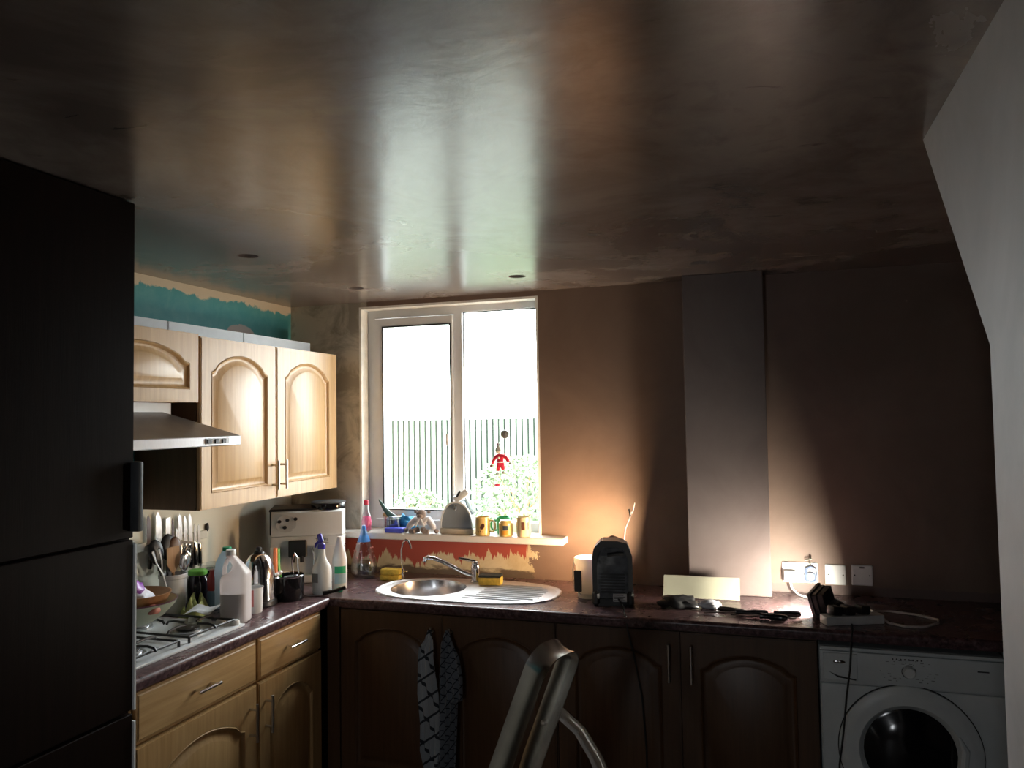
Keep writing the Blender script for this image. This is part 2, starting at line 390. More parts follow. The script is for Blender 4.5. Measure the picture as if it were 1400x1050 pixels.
# ================================================================== CABINETS
def arch(x0, x1, z0, z1, rise, i=0.0, n=18):
    """outline of the cathedral arch, inset by i; starts bottom left, anticlockwise"""
    cx = (x0+x1)/2; hw = (x1-x0)/2-i; b = rise*.42
    pts = [(cx-hw, z0+i), (cx+hw, z0+i)]
    for k in range(n+1):
        s = 1-2*k/n; a = abs(s)
        if a < .78: z = z1-rise + b + (rise-b)*(1-(a/.78)**2)
        else:
            t = (a-.78)/.22; z = z1-rise+b*(1-t)**2*.9 + (0 if t < 1 else -.0)
        pts.append((cx+hw*s, z-i))
    return pts
def door(parent, x0, x1, z0, z1, yf, m, rise=.07, inset=.062, hinge=None, name='door', bare=False):
    t = .019; p = P()
    ins = .004
    A = arch(x0+inset, x1-inset, z0+inset, z1-inset, rise)
    p.holed(rect(x0, x1, z0, z1), [A], yf+.003, yf+t, 'xz')
    p.holed(rect(x0+.005, x1-.005, z0+.005, z1-.005), [arch(x0+inset, x1-inset, z0+inset, z1-inset, rise, -.001)], yf, yf+.0031, 'xz')
    lv = [(0, .0), (.003, -.002), (.006, .000), (.011, .008), (.017, .010), (.021, .0095), (.040, .002), (.042, .001)]
    b = p.b; prev = None
    for i, dy in lv:
        cur = [b.verts.new((x, yf+dy, z)) for x, z in arch(x0+inset, x1-inset, z0+inset, z1-inset, rise, i)]
        if prev:
            for k in range(len(cur)): b.faces.new((prev[k], prev[(k+1) % len(cur)], cur[(k+1) % len(cur)], cur[k]))
        prev = cur
    b.faces.new(prev)
    return p.obj(name, m, parent, ang=28)
def handle(parent, x, z, yf, L=.14, vert=True, m=NICKEL, off=.032):
    p = P(); a = V((0, 0, L/2)) if vert else V((L/2, 0, 0)); c = V((x, yf-off, z))
    p.cyl(c-a, c+a, .0055, n=10)
    for s in (-.68, .68): q = c+a*s; p.cyl(q, V((q.x, yf, q.z)), .0045, n=8)
    return p.obj('handle', m, parent)
def drawer(parent, x0, x1, z0, z1, yf, m):
    p = P(); p.rings([[(x0+i, yf+y, z0+i), (x1-i, yf+y, z0+i), (x1-i, yf+y, z1-i), (x0+i, yf+y, z1-i)] for i, y in ((0, .019), (0, .006), (.003, .004), (.008, .004), (.012, 0))])
    return p.obj('drawer', m, parent, False)
def carcass(parent, w, dep, z0, z1, m, plinth=True, name='body'):
    P().bx(0, w, 0, dep, z0, z1).obj(name, m, parent, False)
    if plinth: P().bx(0, w, .045, .06, 0, z0).obj('plinth', m, parent, False)

# left run base units: fronts face +x ; root at front plane, rz=90
for (y0, y1, hx, lab) in [(-1.69, -1.09, 'r', 'light oak base cabinet below the hob, its door handle at the right'),
                          (-1.085, -.64, 'l', 'light oak base cabinet in the corner between hob unit and sink run')]:
    c = thing('base_cabinet', lab, 'cabinet', (.565, y0, 0), R(90), 'light oak base cabinets of the left run')
    w_ = y1-y0; carcass(c, w_, .555, .12, .872, OAK)
    D = door(c, .004, w_-.004, .13, .695, -.02, OAK, .075, .07)
    handle(D, w_-.045 if hx == 'r' else .045, .57, -.02)
    d_ = drawer(c, .004, w_-.004, .705, .862, -.02, OAKH)
    handle(d_, w_/2, .785, -.02, .11, False, CHROME)
tag(P().bx(.0, .02, 0, .2, 0, .872).obj('end_board', OAK), 'narrow oak board between the hob unit and the tall unit', 'panel').location = (.55, -1.893, 0)
# far run units: fronts face -y
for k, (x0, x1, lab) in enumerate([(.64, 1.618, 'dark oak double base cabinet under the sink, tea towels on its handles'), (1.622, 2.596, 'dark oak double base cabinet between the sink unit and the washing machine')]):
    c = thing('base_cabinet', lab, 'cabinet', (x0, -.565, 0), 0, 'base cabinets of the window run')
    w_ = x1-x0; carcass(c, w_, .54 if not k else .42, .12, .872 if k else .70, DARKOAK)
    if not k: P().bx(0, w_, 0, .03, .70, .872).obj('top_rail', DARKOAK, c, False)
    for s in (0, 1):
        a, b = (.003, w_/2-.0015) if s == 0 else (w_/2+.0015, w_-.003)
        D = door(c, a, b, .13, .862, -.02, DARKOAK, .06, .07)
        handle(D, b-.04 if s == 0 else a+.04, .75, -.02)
tag(P().bx(0, .06, 0, .02, 0, .872).obj('corner_post', DARKOAK), 'dark corner post where the two runs of base cabinets meet', 'post').location = (.577, -.585, 0)

# worktops
def mat_worktop():
    m, n, l, b = nt('mottled aubergine laminate'); v = coords(n, l)
    a = noi(n, l, v, 55, 5, .7); c = noi(n, l, v, 9, 4)
    col = ramp(n, l, a, [(.38, (.035, .018, .022)), (.55, (.12, .065, .07)), (.7, (.25, .17, .17))])
    col = mix(n, l, mth(n, l, 'MULTIPLY', c, .4), col, (.07, .045, .05))
    l.new(col, b.inputs['Base Color'])
    l.new(mth(n, l, 'ADD', mth(n, l, 'MULTIPLY', c, .2), .18), b.inputs['Roughness']); return m
WT = mat_worktop()
def nosed(x0, x1, y0, y1, z0, z1): pass
wl = P()
pr = [(.004, .872), (.004, .91)] + [(.6-.014+.014*sin(a), .91-.014+.014*cos(a)) for a in [0, .4, .8, 1.2, 1.57]] + [(.6-.006, .872)]
wl.rings([[(x, y, z) for x, z in pr] for y in (-1.893, -.601)])
wlo = wl.obj('worktop', WT); tag(wlo, 'mottled purple brown worktop of the left run carrying the hob', 'worktop')
wr = P(); SX, SY = .945, -.315
wr.holed(rect(.004, 3.9, -.586, -.006), [circ(SX, SY, .186, 28)], .872, .91)
wr.rings([[(x, -.586-.014*sin(a)*1.0, (.896+.014*cos(a))) for a in (0, .4, .8, 1.2, 1.57)]+[(x, -.594, .872), (x, -.586, .872)] for x in (.588, 3.9)])
wro = wr.obj('worktop', WT); tag(wro, 'mottled purple brown worktop running under the window and along the far wall', 'worktop')

# ---- wall cabinets (fronts face +x)
FX = .327-.02
for y0, y1, lab in [(-1.0995, -.5995, 'tall pale oak wall cabinet beside the hood, full length arched door'), (-.597, -.085, 'tall pale oak wall cabinet nearest the window, rounded end')]:
    c = thing('wall_cabinet', lab, 'cabinet', (FX, y0, 1.343), R(90), 'full height wall cabinets')
    w_ = y1-y0
    P().bx(0, w_, 0, FX-.004, 0, .687).obj('body', DARKOAK if y0 < -1 else OAK, c, False)
    D = door(c, .003, w_-.003, 0, .687, -.02, OAK, .075, .062)
    handle(D, w_-.03 if y0 < -1 else .03, .105, -.02, .13)
    if y0 > -1: P().lathe([(.02, 0), (.02, .687)], (w_, 0, 0), 16).obj('end_post', OAK, c)
c = thing('wall_cabinet', 'short pale oak wall cabinet with a low arched door above the cooker hood', 'cabinet', (FX, -1.702, 1.768), R(90))
P().bx(0, .598, 0, FX-.004, 0, .27).obj('body', OAK, c, False)
door(c, .003, .595, 0, .27, -.02, OAK, .07, .05)
# white boards standing on the wall cabinets
for k, (y0, y1) in enumerate([(-1.70, -1.142), (-1.136, -.674), (-.668, -.13)]):
    z0 = 2.032 if k else 2.04
    lab = ['white filler board standing on the short cabinet over the hood', 'white filler board on top of the wall cabinets, the middle one', 'white filler board on top of the wall cabinets nearest the window'][k]
    tag(P().bx(.19, .205, y0, y1, z0, 2.092, .001).obj('filler_board', WHITE), lab, 'board', 'white boards along the tops of the wall cabinets')
    if k == 2: P().bx(.0, 0, 0, 0, 0, 0).b.free()

# ---- cooker hood
hd = thing('cooker_hood', 'brushed steel canopy cooker hood with slide switches on its front edge', 'cooker hood', (0, -1.69, 1.60))
w_ = .607
P().bx(.004, .505, 0, w_, 0, .037, .003).obj('front_panel', STEEL, hd)
cp = P(); cp.rings([[(.004, 0, .037), (.50, 0, .037), (.50, w_, .037), (.004, w_, .037)], [(.004, .2, .17), (.16, .2, .17), (.16, w_-.2, .17), (.004, w_-.2, .17)]]); cp.obj('canopy', mat('dull canopy steel', (.25, .25, .26), .38, .9, var=.2, scale=6), hd, False)
P().bx(.004, .26, .10, w_-.10, .06, .166).obj('duct_cover', WHITE, hd, False)
sw = P().bx(.505, .508, w_-.20, w_-.07, .008, .030, .001).obj('switch_panel', mat('pale switch strip', (.6, .62, .64), .4), hd)
for k in (0, 1, 2): P().bx(.508, .513, w_-.195+k*.04, w_-.175+k*.04, .011, .027, .001).obj('switch', BLACK, sw)

# ---- tall dark unit
t = thing('tall_cabinet', 'tall dark brown glossy housing unit reaching the ceiling at the left', 'cabinet', (.79, -1.907, 0), R(90))
def loc_box(x0, x1, z0, z1, y0=-.0, y1=.02, b=.002): return P().bx(x0, x1, y0, y1, z0, z1, b)
P().bx(-.60, 0, .02, .78, .1, H-.004).obj('body', WALNUT, t, False)
P().bx(-.60, 0, .05, .07, 0, .1).obj('plinth', WALNUT, t, False)
D = loc_box(-.598, -.006, 1.378, H-.008).obj('door', WALNUT, t)
P().bx(-.020, -.001, -.030, 0, 1.395, 1.585, .006, 2).obj('handle', DKGREY, D)
D = loc_box(-.598, -.006, .915, 1.372).obj('door', WALNUT, t)
P().bx(-.006, 0, -.006, .02, .915, 1.36).obj('edge_trim', WHITE, D, False)
D = loc_box(-.598, -.006, .11, .905).obj('door', WALNUT, t)
P().bx(-.006, 0, -.006, .02, .11, .885).obj('edge_trim', WHITE, D, False)

# ================================================================== HOB
hob = thing('gas_hob', 'white enamel gas hob with black iron pan supports', 'hob', (.30, -1.39, .91))
P().bx(-.255, .23, -.30, .30, 0, .010, .004, 2).obj('hob_plate', ENAMEL, hob)
k_ = 0
for bx_, by_, br in [(-.12, -.14, .045), (-.12, .14, .036), (.11, -.14, .036), (.11, .13, .05)]:
    bq = P().lathe([(br+.012, .010), (br+.012, .016), (br, .018), (br, .024)], (bx_, by_, 0), 20).obj('burner', STEEL, hob)
    P().lathe([(br*.8, .024), (br*.8, .031), (br*.7, .033)], (bx_, by_, 0), 20).obj('burner_cap', IRON, bq)
for sy in (-1, 1):
    p = P(); cy = .145*sy; zt = .042
    p.tube([(-.23, cy-.12, zt-.012), (-.23, cy+.12, zt-.012), (.205, cy+.12, zt-.012), (.205, cy-.12, zt-.012)], .0045, 6, True)
    for cx in (-.12, .11):
        for a in range(4):
            dx, dy = cos(a*pi/2), sin(a*pi/2)
            L = .11 if a % 2 == 0 else .12
            p.tube([(cx+dx*.028, cy+dy*.028, zt), (cx+dx*.075, cy+dy*.075, zt+.003), (cx+dx*L*.93, cy+dy*L*.93, zt-.002), (cx+dx*L, cy+dy*L, zt-.012)], .0045, 6)
    for cx, y_ in ((-.23, -.12), (-.23, .12), (.205, -.12), (.205, .12)): p.cyl((cx, cy+y_, .010), (cx, cy+y_, zt-.012), .005, n=6)
    p.obj('pan_support', IRON, hob)
for k, (x, y) in enumerate([(.205, .272), (.14, .272), (.075, .272), (.01, .272)]):
    kb = P().lathe([(.018, .010), (.017, .022), (.014, .028)], (x, y, 0), 18).obj('knob', WHITEP, hob)

# ================================================================== BACK RUN FIXTURES
def sellipse(cx, cy, a, b, n, N=48, k=0): return [(cx+(a-k)*abs(cos(t))**(2/n)*(1 if cos(t) >= 0 else -1), cy+(b-k)*abs(sin(t))**(2/n)*(1 if sin(t) >= 0 else -1)) for t in [2*pi*i/N for i in range(N)]]
sk = thing('inset_sink', 'oval stainless steel inset sink with round bowl and ribbed drainer under the window', 'sink', (1.14, -.325, .91))
oc = (-.0, 0)
sp = P(); A, B = .43, .225
bc = (SX-1.14, SY+.325)
O = sellipse(0, 0, A-.022, B-.022, 2.7)
sp.holed(O, [circ(bc[0], bc[1], .175, 32)], -.001+.0015, .003)
sp.rings([[(x, y, z) for x, y in sellipse(0, 0, A, B, 2.7, k=i)] for i, z in ((0, .0005), (.002, .006), (.010, .008), (.017, .006), (.022, .003))], True, False, False)
sp.obj('rim_plate', mat('scoured sink steel', (.75, .75, .77), .5, .85, var=.06, scale=25), sk)
P().lathe([(.176, .003), (.173, -.005), (.169, -.06), (.160, -.13), (.13, -.155), (.04, -.160), (.001, -.160)], (*bc, 0), 36, cap0=False, cap1=False).obj('bowl', SINK, sk)
P().lathe([(.04, -.159), (.036, -.156), (.01, -.158)], (*bc, 0), 20).obj('plug_hole', STEEL, sk)
rg = P()
for i in range(9):
    y = -.14+i*.034; L = .30*math.sqrt(max(.1, 1-(abs(y)/.21)**2.7))
    rg.tube([(.07 if abs(y-.0) < .1 else .03, y, .0025), (.12, y, .0045), (.33*min(1, L/.28), y, .0045), (.36*min(1, L/.29), y, .0025)], .004, 6)
rg.obj('drainer_ribs', bpy.data.materials['scoured sink steel'], sk)
mx = thing('mixer_tap', 'chrome mixer tap with long angled spout behind the sink bowl', 'tap', (1.118, -.158, .913))
P().lathe([(.026, 0), (.026, .006), (.021, .012), (.021, .06), (.023, .075), (.018, .088)], (0, 0, 0), 20).obj('tap_body', CHROME, mx)
s_ = P().tube([(-.008, -.004, .03), (-.06, -.01, .048), (-.16, -.02, .094), (-.20, -.024, .108), (-.235, -.027, .112), (-.248, -.028, .106), (-.252, -.0285, .09)], [.010, .010, .010, .010, .011, .011, .011], 12).obj('spout', CHROME, mx)
lv = P().ball((0, 0, .09), .019, (1, 1, .6)); lv.tube([(0, 0, .097), (-.035, 0, .104), (-.085, 0, .110)], [.008, .007, .005], 8, flat=1.4); lv.obj('lever', CHROME, mx)
ft = thing('filter_tap', 'slim chrome swan neck filter tap at the left of the sink', 'tap', (.736, -.16, .91))
P().lathe([(.014, 0), (.014, .01), (.010, .014), (.010, .045), (.007, .05)], n=14).obj('tap_base', CHROME, ft)
P().tube([(0, 0, .045), (-.004, 0, .10), (-.004, 0, .14), (.004, -.0, .175), (.018, 0, .192), (.034, -.002, .188), (.046, -.004, .165), (.05, -.005, .15)], .0045, 8).obj('swan_neck', CHROME, ft)
P().tube([(0, 0, .035), (.03, -.012, .042)], .004, 6).obj('lever', CHROME, ft)
SPY = mat('yellow sponge', (.62, .45, .07), .9, var=.2, scale=60, bmp=.5, bscale=150); SPB = mat('dark scourer', (.03, .035, .03), .95, bmp=.5)
sp1 = thing('sponge', 'folded yellow sponge beside the slim filter tap', 'sponge', (.685, -.18, .91), .1)
P().box((0, 0, .013), (.10, .06, .026), bev=.008, seg=2).obj('sponge_half', SPY, sp1)
P().box((.002, 0, .040), (.098, .058, .027), bev=.008, seg=2).obj('sponge_half', SPY, sp1)
sp2 = thing('sponge', 'yellow sponge with a dark scouring face beside the mixer tap', 'sponge', (1.205, -.19, .9162), .12)
P().box((0, 0, .017), (.105, .065, .034), bev=.005, seg=2).obj('foam', SPY, sp2)
P().box((0, 0, .040), (.105, .065, .011), bev=.003).obj('scourer', SPB, sp2)

# cone-shaped bottle at corner
cb = thing('cone_bottle', 'clear cone shaped squeeze bottle of water with a blue printed neck, left of the sink', 'bottle', (.515, -.14, .91))
CLR = glass('clear plastic', (.93, .96, .97), .05, .12)
P().lathe([(.05, 0), (.062, .012), (.066, .045), (.058, .09), (.040, .15), (.022, .20), (.008, .25), (.002, .262)], n=24).obj('bottle_body', CLR, cb)
P().lathe([(.047, .003), (.059, .014), (.0625, .045), (.058, .072)], n=24).obj('water', glass('water', (.80, .88, .92), .02, .1), cb)
P().lathe([(.0330, .172), (.0185, .21), (.0085, .25)], n=24).obj('blue_label', mat('blue print', (.05, .22, .62), .4), cb)
PM = mat('scattered print', (.5, .2, .2), .5); pp = P()
for i in range(16):
    a = i*2.399; z = .10+.07*(i % 5)/5; r = .0585-(z-.09)*.30+.0005
    pp.ball((r*cos(a), r*sin(a), z), .004, (1, 1, 1), 6)
o = pp.obj('printed_dots', PM, cb); o['kind'] = 'stuff'

# ================================================================== WASHING MACHINE
def appliance(name, label, x0, w_, loc_y=-.585):
    a = thing(name, label, 'washing machine' if name == 'washing_machine' else 'tumble dryer', (x0, loc_y, 0))
    P().bx(0, w_, .012, .56, .015, .85, .004).obj('casing', APPL, a)
    for x in (.05, w_-.05):
        for y in (.08, .5): P().lathe([(.02, 0), (.02, .015)], (x, y, 0), 12).obj('foot', RUBBER, a)
    P().bx(.002, w_-.002, -.002, .012, .838, .85, .002).obj('top_strip', APPL, a)
    cpn = P().prism([(-.004, .732), (.002, .722), (.012, .722), (.012, .834), (-.002, .834), (-.008, .80)], .002, w_-.002, 'yz').obj('control_panel', APPL, a)
    P().bx(.002, w_-.002, 0, .012, .06, .719, .003).obj('front_panel', APPL, a)
    return a, cpn
wmx = 2.602; wmw = .586
wm, cpn = appliance('washing_machine', 'white front loading washing machine with round dark porthole at the right', wmx, wmw)
cz, cxx = .505, .284
dr = P().lathe([(.225, -.001), (.228, .002), (.228, .010), (.224, .013), (.19, .018), (.165, .02), (.150, .006), (.148, -.003), (.160, -.004)], (cxx, 0, cz), 48, (0, -1, 0), cap0=False, cap1=False).obj('door_ring', APPL, wm)
P().holed(circ(cxx, cz, .2315, 48), [circ(cxx, cz, .2285, 48)], -.0035, .0, 'xz').obj('door_seal_line', BLACK, dr, False)
P().lathe([(.148, .002), (.14, .004), (.11, .018), (.06, .028), (.001, .031)], (cxx, -.0, cz), 36, (0, -1, 0), cap0=True, cap1=False).obj('porthole_glass', GLOSSBLACK, dr)
P().tube([(cxx+.150, -.019, cz-.07), (cxx+.160, -.021, cz-.02), (cxx+.166, -.021, cz+.03), (cxx+.150, -.02, cz+.075)], [.006, .016, .016, .004], 8).obj('door_handle', APPL, dr)
kn = P().lathe([(.021, 0), (.020, .014), (.017, .02)], (cxx+.005, -.0065, .782), 24, (0, -1, 0)).obj('dial', WHITEP, wm)
rgp = P().holed(circ(cxx+.005, .782, .0235, 24), [circ(cxx+.005, .782, .0212, 24)], -.0078, -.006, 'xz').obj('dial_ring', INK, wm, False)
mk = P()
for i in range(22):
    a = R(-60)+i*R(300)/21
    if abs(a-R(90)) < .12: continue
    for q in (0, 1):
        r_ = .040+.018*q+(.012 if abs(cos(a)) > .6 else 0); x = cxx+.005+r_*1.25*cos(a); z = .782+r_*.68*sin(a)
        if .745 < z < .825: mk.bx(x-.005, x+.005-.006*(i%2), -.0072, -.0035, z-.0006, z+.0005)
mk.obj('panel_markings', INK, wm, False)
for k in range(8): 
    mk2 = P().lathe([(.0028, 0), (.0028, .002)], (cxx-.045+k*.013, -.0063, .823), 8, (0, -1, 0)).obj('indicator', DKGREY, wm)
dd_ = P().bx(.012, .125, -.0095, .0, .735, .83, .002).obj('detergent_drawer', APPL, wm)
P().prism([(.028, .765), (.06, .752), (.12, .742), (.118, .738), (.06, .745)], -.0105, -.009, 'xz').obj('finger_slot', BLACK, dd_, False)
P().ball((.065, -.0095, .80), .014, (1.5, .2, .45)).obj('badge', CHROME, dd_)
P().bx(.50, .535, -.0092, -.0045, .799, .803).obj('badge', INK, wm, False)
dry, dpn = appliance('tumble_dryer', 'white appliance beside the washing machine, only its left strip in view', 3.196, .586)
dk = P()
for k in range(4): dk.bx(.055, .07, -.0085, -.0035, .75+k*.018, .7525+k*.018)
dk.obj('panel_markings', INK, dry, False)
P().lathe([(.2, -.001), (.203, .002), (.203, .010), (.19, .014), (.01, .016)], (.29, 0, .47), 36, (0, -1, 0), cap0=False).obj('door', APPL, dry)

# ================================================================== SOCKETS
SOC = mat('socket plate', (.80, .80, .80), .3, var=.02)
def plate(name, label, x0, x1, z0, z1):
    s = thing(name, label, 'socket' if 'socket' in name else 'switch', (x0, 0, z0), 0)
    P().bx(0, x1-x0, -.011, 0, 0, z1-z0, .003).obj('plate', SOC, s)
    return s
ds = plate('double_socket', 'white double wall socket nearest the chimney boxing', 2.494, 2.640, .955, 1.041)
for x in (.045, .101):
    P().bx(x-.012, x+.012, -.0145, -.010, .060, .076, .002).obj('rocker', SOC, ds)
s2 = plate('blank_wall_switch', 'white square wall plate between the double socket and the fused spur', 2.668, 2.751, .952, 1.037)
for x in (.012, .071): P().lathe([(.003, 0), (.003, .0015)], (x, -.011, .043), 8, (0, -1, 0)).obj('screw', INK, s2)
s3 = plate('fused_spur_switch', 'white square fused spur with a dark slot at its top, rightmost plate on the wall', 2.772, 2.855, .954, 1.040)
for x in (.012, .071): P().lathe([(.003, 0), (.003, .0015)], (x, -.011, .043), 8, (0, -1, 0)).obj('screw', INK, s3)
P().bx(.032, .051, -.0135, -.010, .073, .079).obj('fuse_slot', INK, s3, False)
ls = plate('corner_socket', 'small pale socket at the foot of the wall behind the coffee machine', .20, .283, 1.10, 1.18)
P().bx(.075, .083, -.03, -.011, .025, .04, .003).obj('rocker', BLACK, ls)
pg = thing('plug', 'white plug in the left half of the double socket with white lead', 'plug', (2.525, -.011, .985))
P().box((0, -.018, 0), (.05, .034, .05), bev=.008, seg=2).obj('plug_body', WHITEP, pg)
P().tube([(0, -.03, -.02), (.004, -.04, -.045), (.03, -.075, -.066), (.07, -.11, -.070), (.11, -.165, -.0705), (.13, -.21, -.0705)], .0042, 8).obj('lead', WHITEP, pg)
ky = thing('key_fob', 'grey blue key fob on a short chain hanging over the double socket', 'key fob', (2.609, -.011, .958))
P().tube([(0, -.02, .005), (.018, -.02, .012), (.021, -.02, .035), (.016, -.02, .062), (0, -.02, .07), (-.016, -.02, .062), (-.021, -.02, .035), (-.018, -.02, .012)], .006, 8, True).obj('loop', mat('blue grey fob', (.12, .16, .25), .3), ky)
P().ball((0, -.02, .028), .018, (1, .5, 1)).obj('fob_body', mat('fob centre', (.35, .42, .55), .25), ky)
P().tube([(0, -.02, .07), (-.003, -.014, .09), (0, -.008, .112), (0, .0, .115)], .003, 6).obj('chain', NICKEL, ky)
P().tube([(-.022, -.015, .098), (.006, -.014, .103)], .0035, 6).obj('key', NICKEL, ky)

# ================================================================== WORK LAMPS, RADIO
LENS_A = mat('lit lamp lens', (1, .62, .33), .3, var=0, emit=LAMP_A)
LENS_B = mat('lit lamp lens cool', (1, .93, .78), .3, var=0, emit=LAMP_B)
rd = thing('site_radio', 'black rugged site radio with a bent wire aerial between the sink and the chimney boxing', 'radio', (1.815, -.37, .91), R(10))
WORN = mat('dusty black housing', (.075, .08, .09), .45, var=.9, scale=22, bmp=.3, bscale=50)
body = P()
o8 = [(-.075, 0), (.072, 0), (.078, .02), (.078, .20), (.058, .252), (.02, .262), (-.045, .262), (-.072, .235), (-.08, .20), (-.08, .02)]
body.prism(o8, -.055, .055, 'xz', .006); rb = body.obj('housing', WORN, rd)
P().prism([(-.0825, .03), (-.077, .03), (-.077, .20), (-.06, .24), (-.062, .245), (-.0825, .205)], -.03, .055, 'xz').obj('violet_fringe', mat('painted violet fringe', (.12, .03, .75), .3), rd, False)  # violet strip paints the colour fringe of strong backlight along this edge
fm = P(); fm.holed([(x*1.04, z*1.0+(.002 if z > .1 else 0)) for x, z in o8], [[(x*.8, .028+z*.80) for x, z in o8]], -.068, -.05, 'xz'); fm.obj('roll_cage', BLACK, rd)
for sx_ in (-1, 1): 
    P().box((sx_*.07, -.02, .03), (.03, .12, .06), bev=.01).obj('corner_bumper', BLACK, rd)
gr = P()
for i in range(7): gr.bx(-.05, .05, -.058, -.054, .05+i*.012, .056+i*.012)
gr.obj('speaker_grille', BLACK, rd, False)
P().prism([(-.052, .165), (.038, .160), (.060, .205), (.035, .235), (-.03, .235), (-.056, .20)], -.060, -.050, 'xz', .002).obj('front_panel', WORN, rd)
P().tube([(-.02, -.062, .205), (.02, -.066, .212), (.045, -.062, .21)], .008, 8).obj('carry_handle', BLACK, rd)
lbp = P().bx(0, .055, -.071, -.068, .018, .05).obj('rating_label', mat('pale label', (.5, .5, .5), .6), rd, False)
tx = P()
for i in range(4): tx.bx(.004, .05-.008*(i % 2), -.0718, -.0708, .022+i*.007, .0245+i*.007)
tx.obj('label_print', INK, rd, False)
P().tube([(.050, .03, .255), (.055, .03, .30), (.078, .03, .355), (.083, .03, .372)], .002, 6).obj('aerial', NICKEL, rd)
P().tube([(.078, .03, .352), (.072, .028, .385)], .0035, 6).obj('aerial_tip', BLACK, rd)
P().tube([(.086, .03, .365), (.098, .03, .41)], .0018, 6).obj('aerial_tip', NICKEL, rd)
P().tube([(.02, -.068, .03), (.03, -.095, .02), (.04, -.12, .008), (.045, -.20, .004), (.05, -.232, .0), (.055, -.243, -.05), (.075, -.244, -.13), (.105, -.25, -.30), (.117, -.25, -.5), (.118, -.24, -.80)], .0035, 8).obj('mains_lead', BLACK); o = COL.objects['mains_lead']; o.name = 'radio_cable'; o.location = rd.location; o.rotation_euler = (0, 0, R(10)); tag(o, 'black mains cable running from the radio over the worktop edge and down the oak doors', 'cable')
# lamp A standing behind the radio, facing the wall
la = thing('work_lamp', 'small black work lamp glowing behind the radio and lighting the pink wall', 'lamp', (1.795, -.275, .91), 0)
LA = V((-.86, .40, .24)).normalized(); q = V((0, 0, 1)).rotation_difference(LA)
Mq = Matrix.Translation((0, 0, .212)) @ q.to_matrix().to_4x4()
P().lathe([(.028, -.03), (.05, -.01), (.05, .012), (.046, .012), (.044, .0)], n=20, cap1=False).obj('lamp_housing', BLACK, la, M=Mq)
P().lathe([(.043, .001), (.043, .004)], n=20).obj('lamp_lens', LENS_A, la, M=Mq)
P().tube([(0, 0, .20), (.03, -.02, .10), (.03, -.02, .006)], .006, 8).obj('lamp_stand', BLACK, la)
P().box((.02, -.01, .005), (.07, .07, .010), bev=.003).obj('lamp_base', BLACK, la)
# white tub
tb = thing('plastic_tub', 'white plastic paint tub with wire handle beside the radio', 'tub', (1.695, -.30, .91))
TUBM = plastic_clear('tub plastic', (.85, .82, .74), .97)
P().lathe([(.046, 0), (.048, .004), (.056, .135), (.062, .150), (.062, .168), (.058, .170), (.055, .150), (.044, .01), (.001, .008)], n=28, cap1=False).obj('tub_body', TUBM, tb)
P().tube([(-.061, 0, .155), (-.068, -.01, .12), (-.058, -.045, .05), (-.02, -.062, .02), (.03, -.06, .022), (.06, -.03, .08), (.062, 0, .15)], .0022, 6).obj('wire_handle', STEEL, tb)
P().bx(-.052, -.02, -.0575, -.045, .03, .12, .002).obj('dark_label', mat('dark tub print', (.05, .05, .04), .6), tb)

# lamp B: black finned floodlight
lb = thing('floodlight', 'black finned site floodlight facing the chimney boxing beside the extension lead', 'lamp', (2.605, -.385, .91))
NB = V((-.86, .425, -.14)).normalized()
q = V((0, -1, 0)).rotation_difference(NB); Mb = Matrix.Translation((0.02, 0, .055)) @ q.to_matrix().to_4x4()
# local: lens looks to -y
hb = P().bx(-.05, .05, -.012, .012, -.045, .045, .004); hb.obj('lamp_housing', BLACK, lb, M=Mb)
hr = P().holed(rect(-.055, .055, -.05, .05), [rect(-.047, .047, -.042, .042)], -.022, -.010, 'xz'); hr.obj('hood', BLACK, lb, False, M=Mb)
fn = P()
for i in range(9): fn.bx(-.048+i*.0112, -.044+i*.0112, .012, .034, -.042, .042)
fn.obj('cooling_fins', BLACK, lb, False, M=Mb)
P().bx(-.046, .046, -.016, -.0125, -.041, .041).obj('lamp_lens', LENS_B, lb, False, M=Mb)
P().tube([(0.02, .0, .055), (.06, -.03, .05), (.06, -.04, .006), (.0, -.045, .006)], .007, 8).obj('bracket', BLACK, lb)
P().tube([(.05, -.02, .03), (.075, -.02, .055), (.085, -.05, .05)], .018, 8).obj('cable_gland', BLACK, lb)
# extension block
ex = thing('extension_block', 'white four way extension block with black plugs beside the floodlight', 'extension lead', (2.725, -.475, .91), R(22))
P().box((0, 0, .016), (.22, .056, .032), bev=.004, seg=2).obj('block_body', mat('extension white', (.55, .55, .54), .4), ex)
for x in (-.065, -.015, .04):
    P().box((x, 0, .049), (.042, .042, .034), (0, .1, .2), .008, 2).obj('plug', BLACK, ex)
P().tube([(.108, 0, .016), (.14, .035, .03), (.12, .07, .045), (.05, .11, .05), (-.02, .13, .03), (-.07, .14, .01)], .0042, 8).obj('lead_start', WHITEP, ex) if False else None
wc = P().tube([(2.66, -.215, .915), (2.71, -.25, .915), (2.77, -.275, .915), (2.81, -.30, .92), (2.83, -.36, .918), (2.85, -.46, .915), (2.90, -.50, .915), (2.96, -.49, .915), (3.02, -.42, .915), (3.03, -.37, .915), (2.97, -.31, .915), (2.88, -.29, .918), (2.82, -.33, .926), (2.80, -.38, .922), (2.835, -.41, .923)], .0045, 8)
tag(wc.obj('white_cable', mat('white flex', (.55, .53, .50), .5)), 'white mains flex lying in a loop on the worktop right of the extension block', 'cable')
bc_ = P().tube([(2.72, -.52, .916), (2.715, -.585, .914), (2.71, -.61, .90), (2.706, -.615, .86), (2.70, -.615, .78), (2.686, -.615, .69), (2.672, -.615, .56), (2.655, -.62, .45), (2.65, -.63, .2), (2.66, -.62, .04)], .0032, 8)
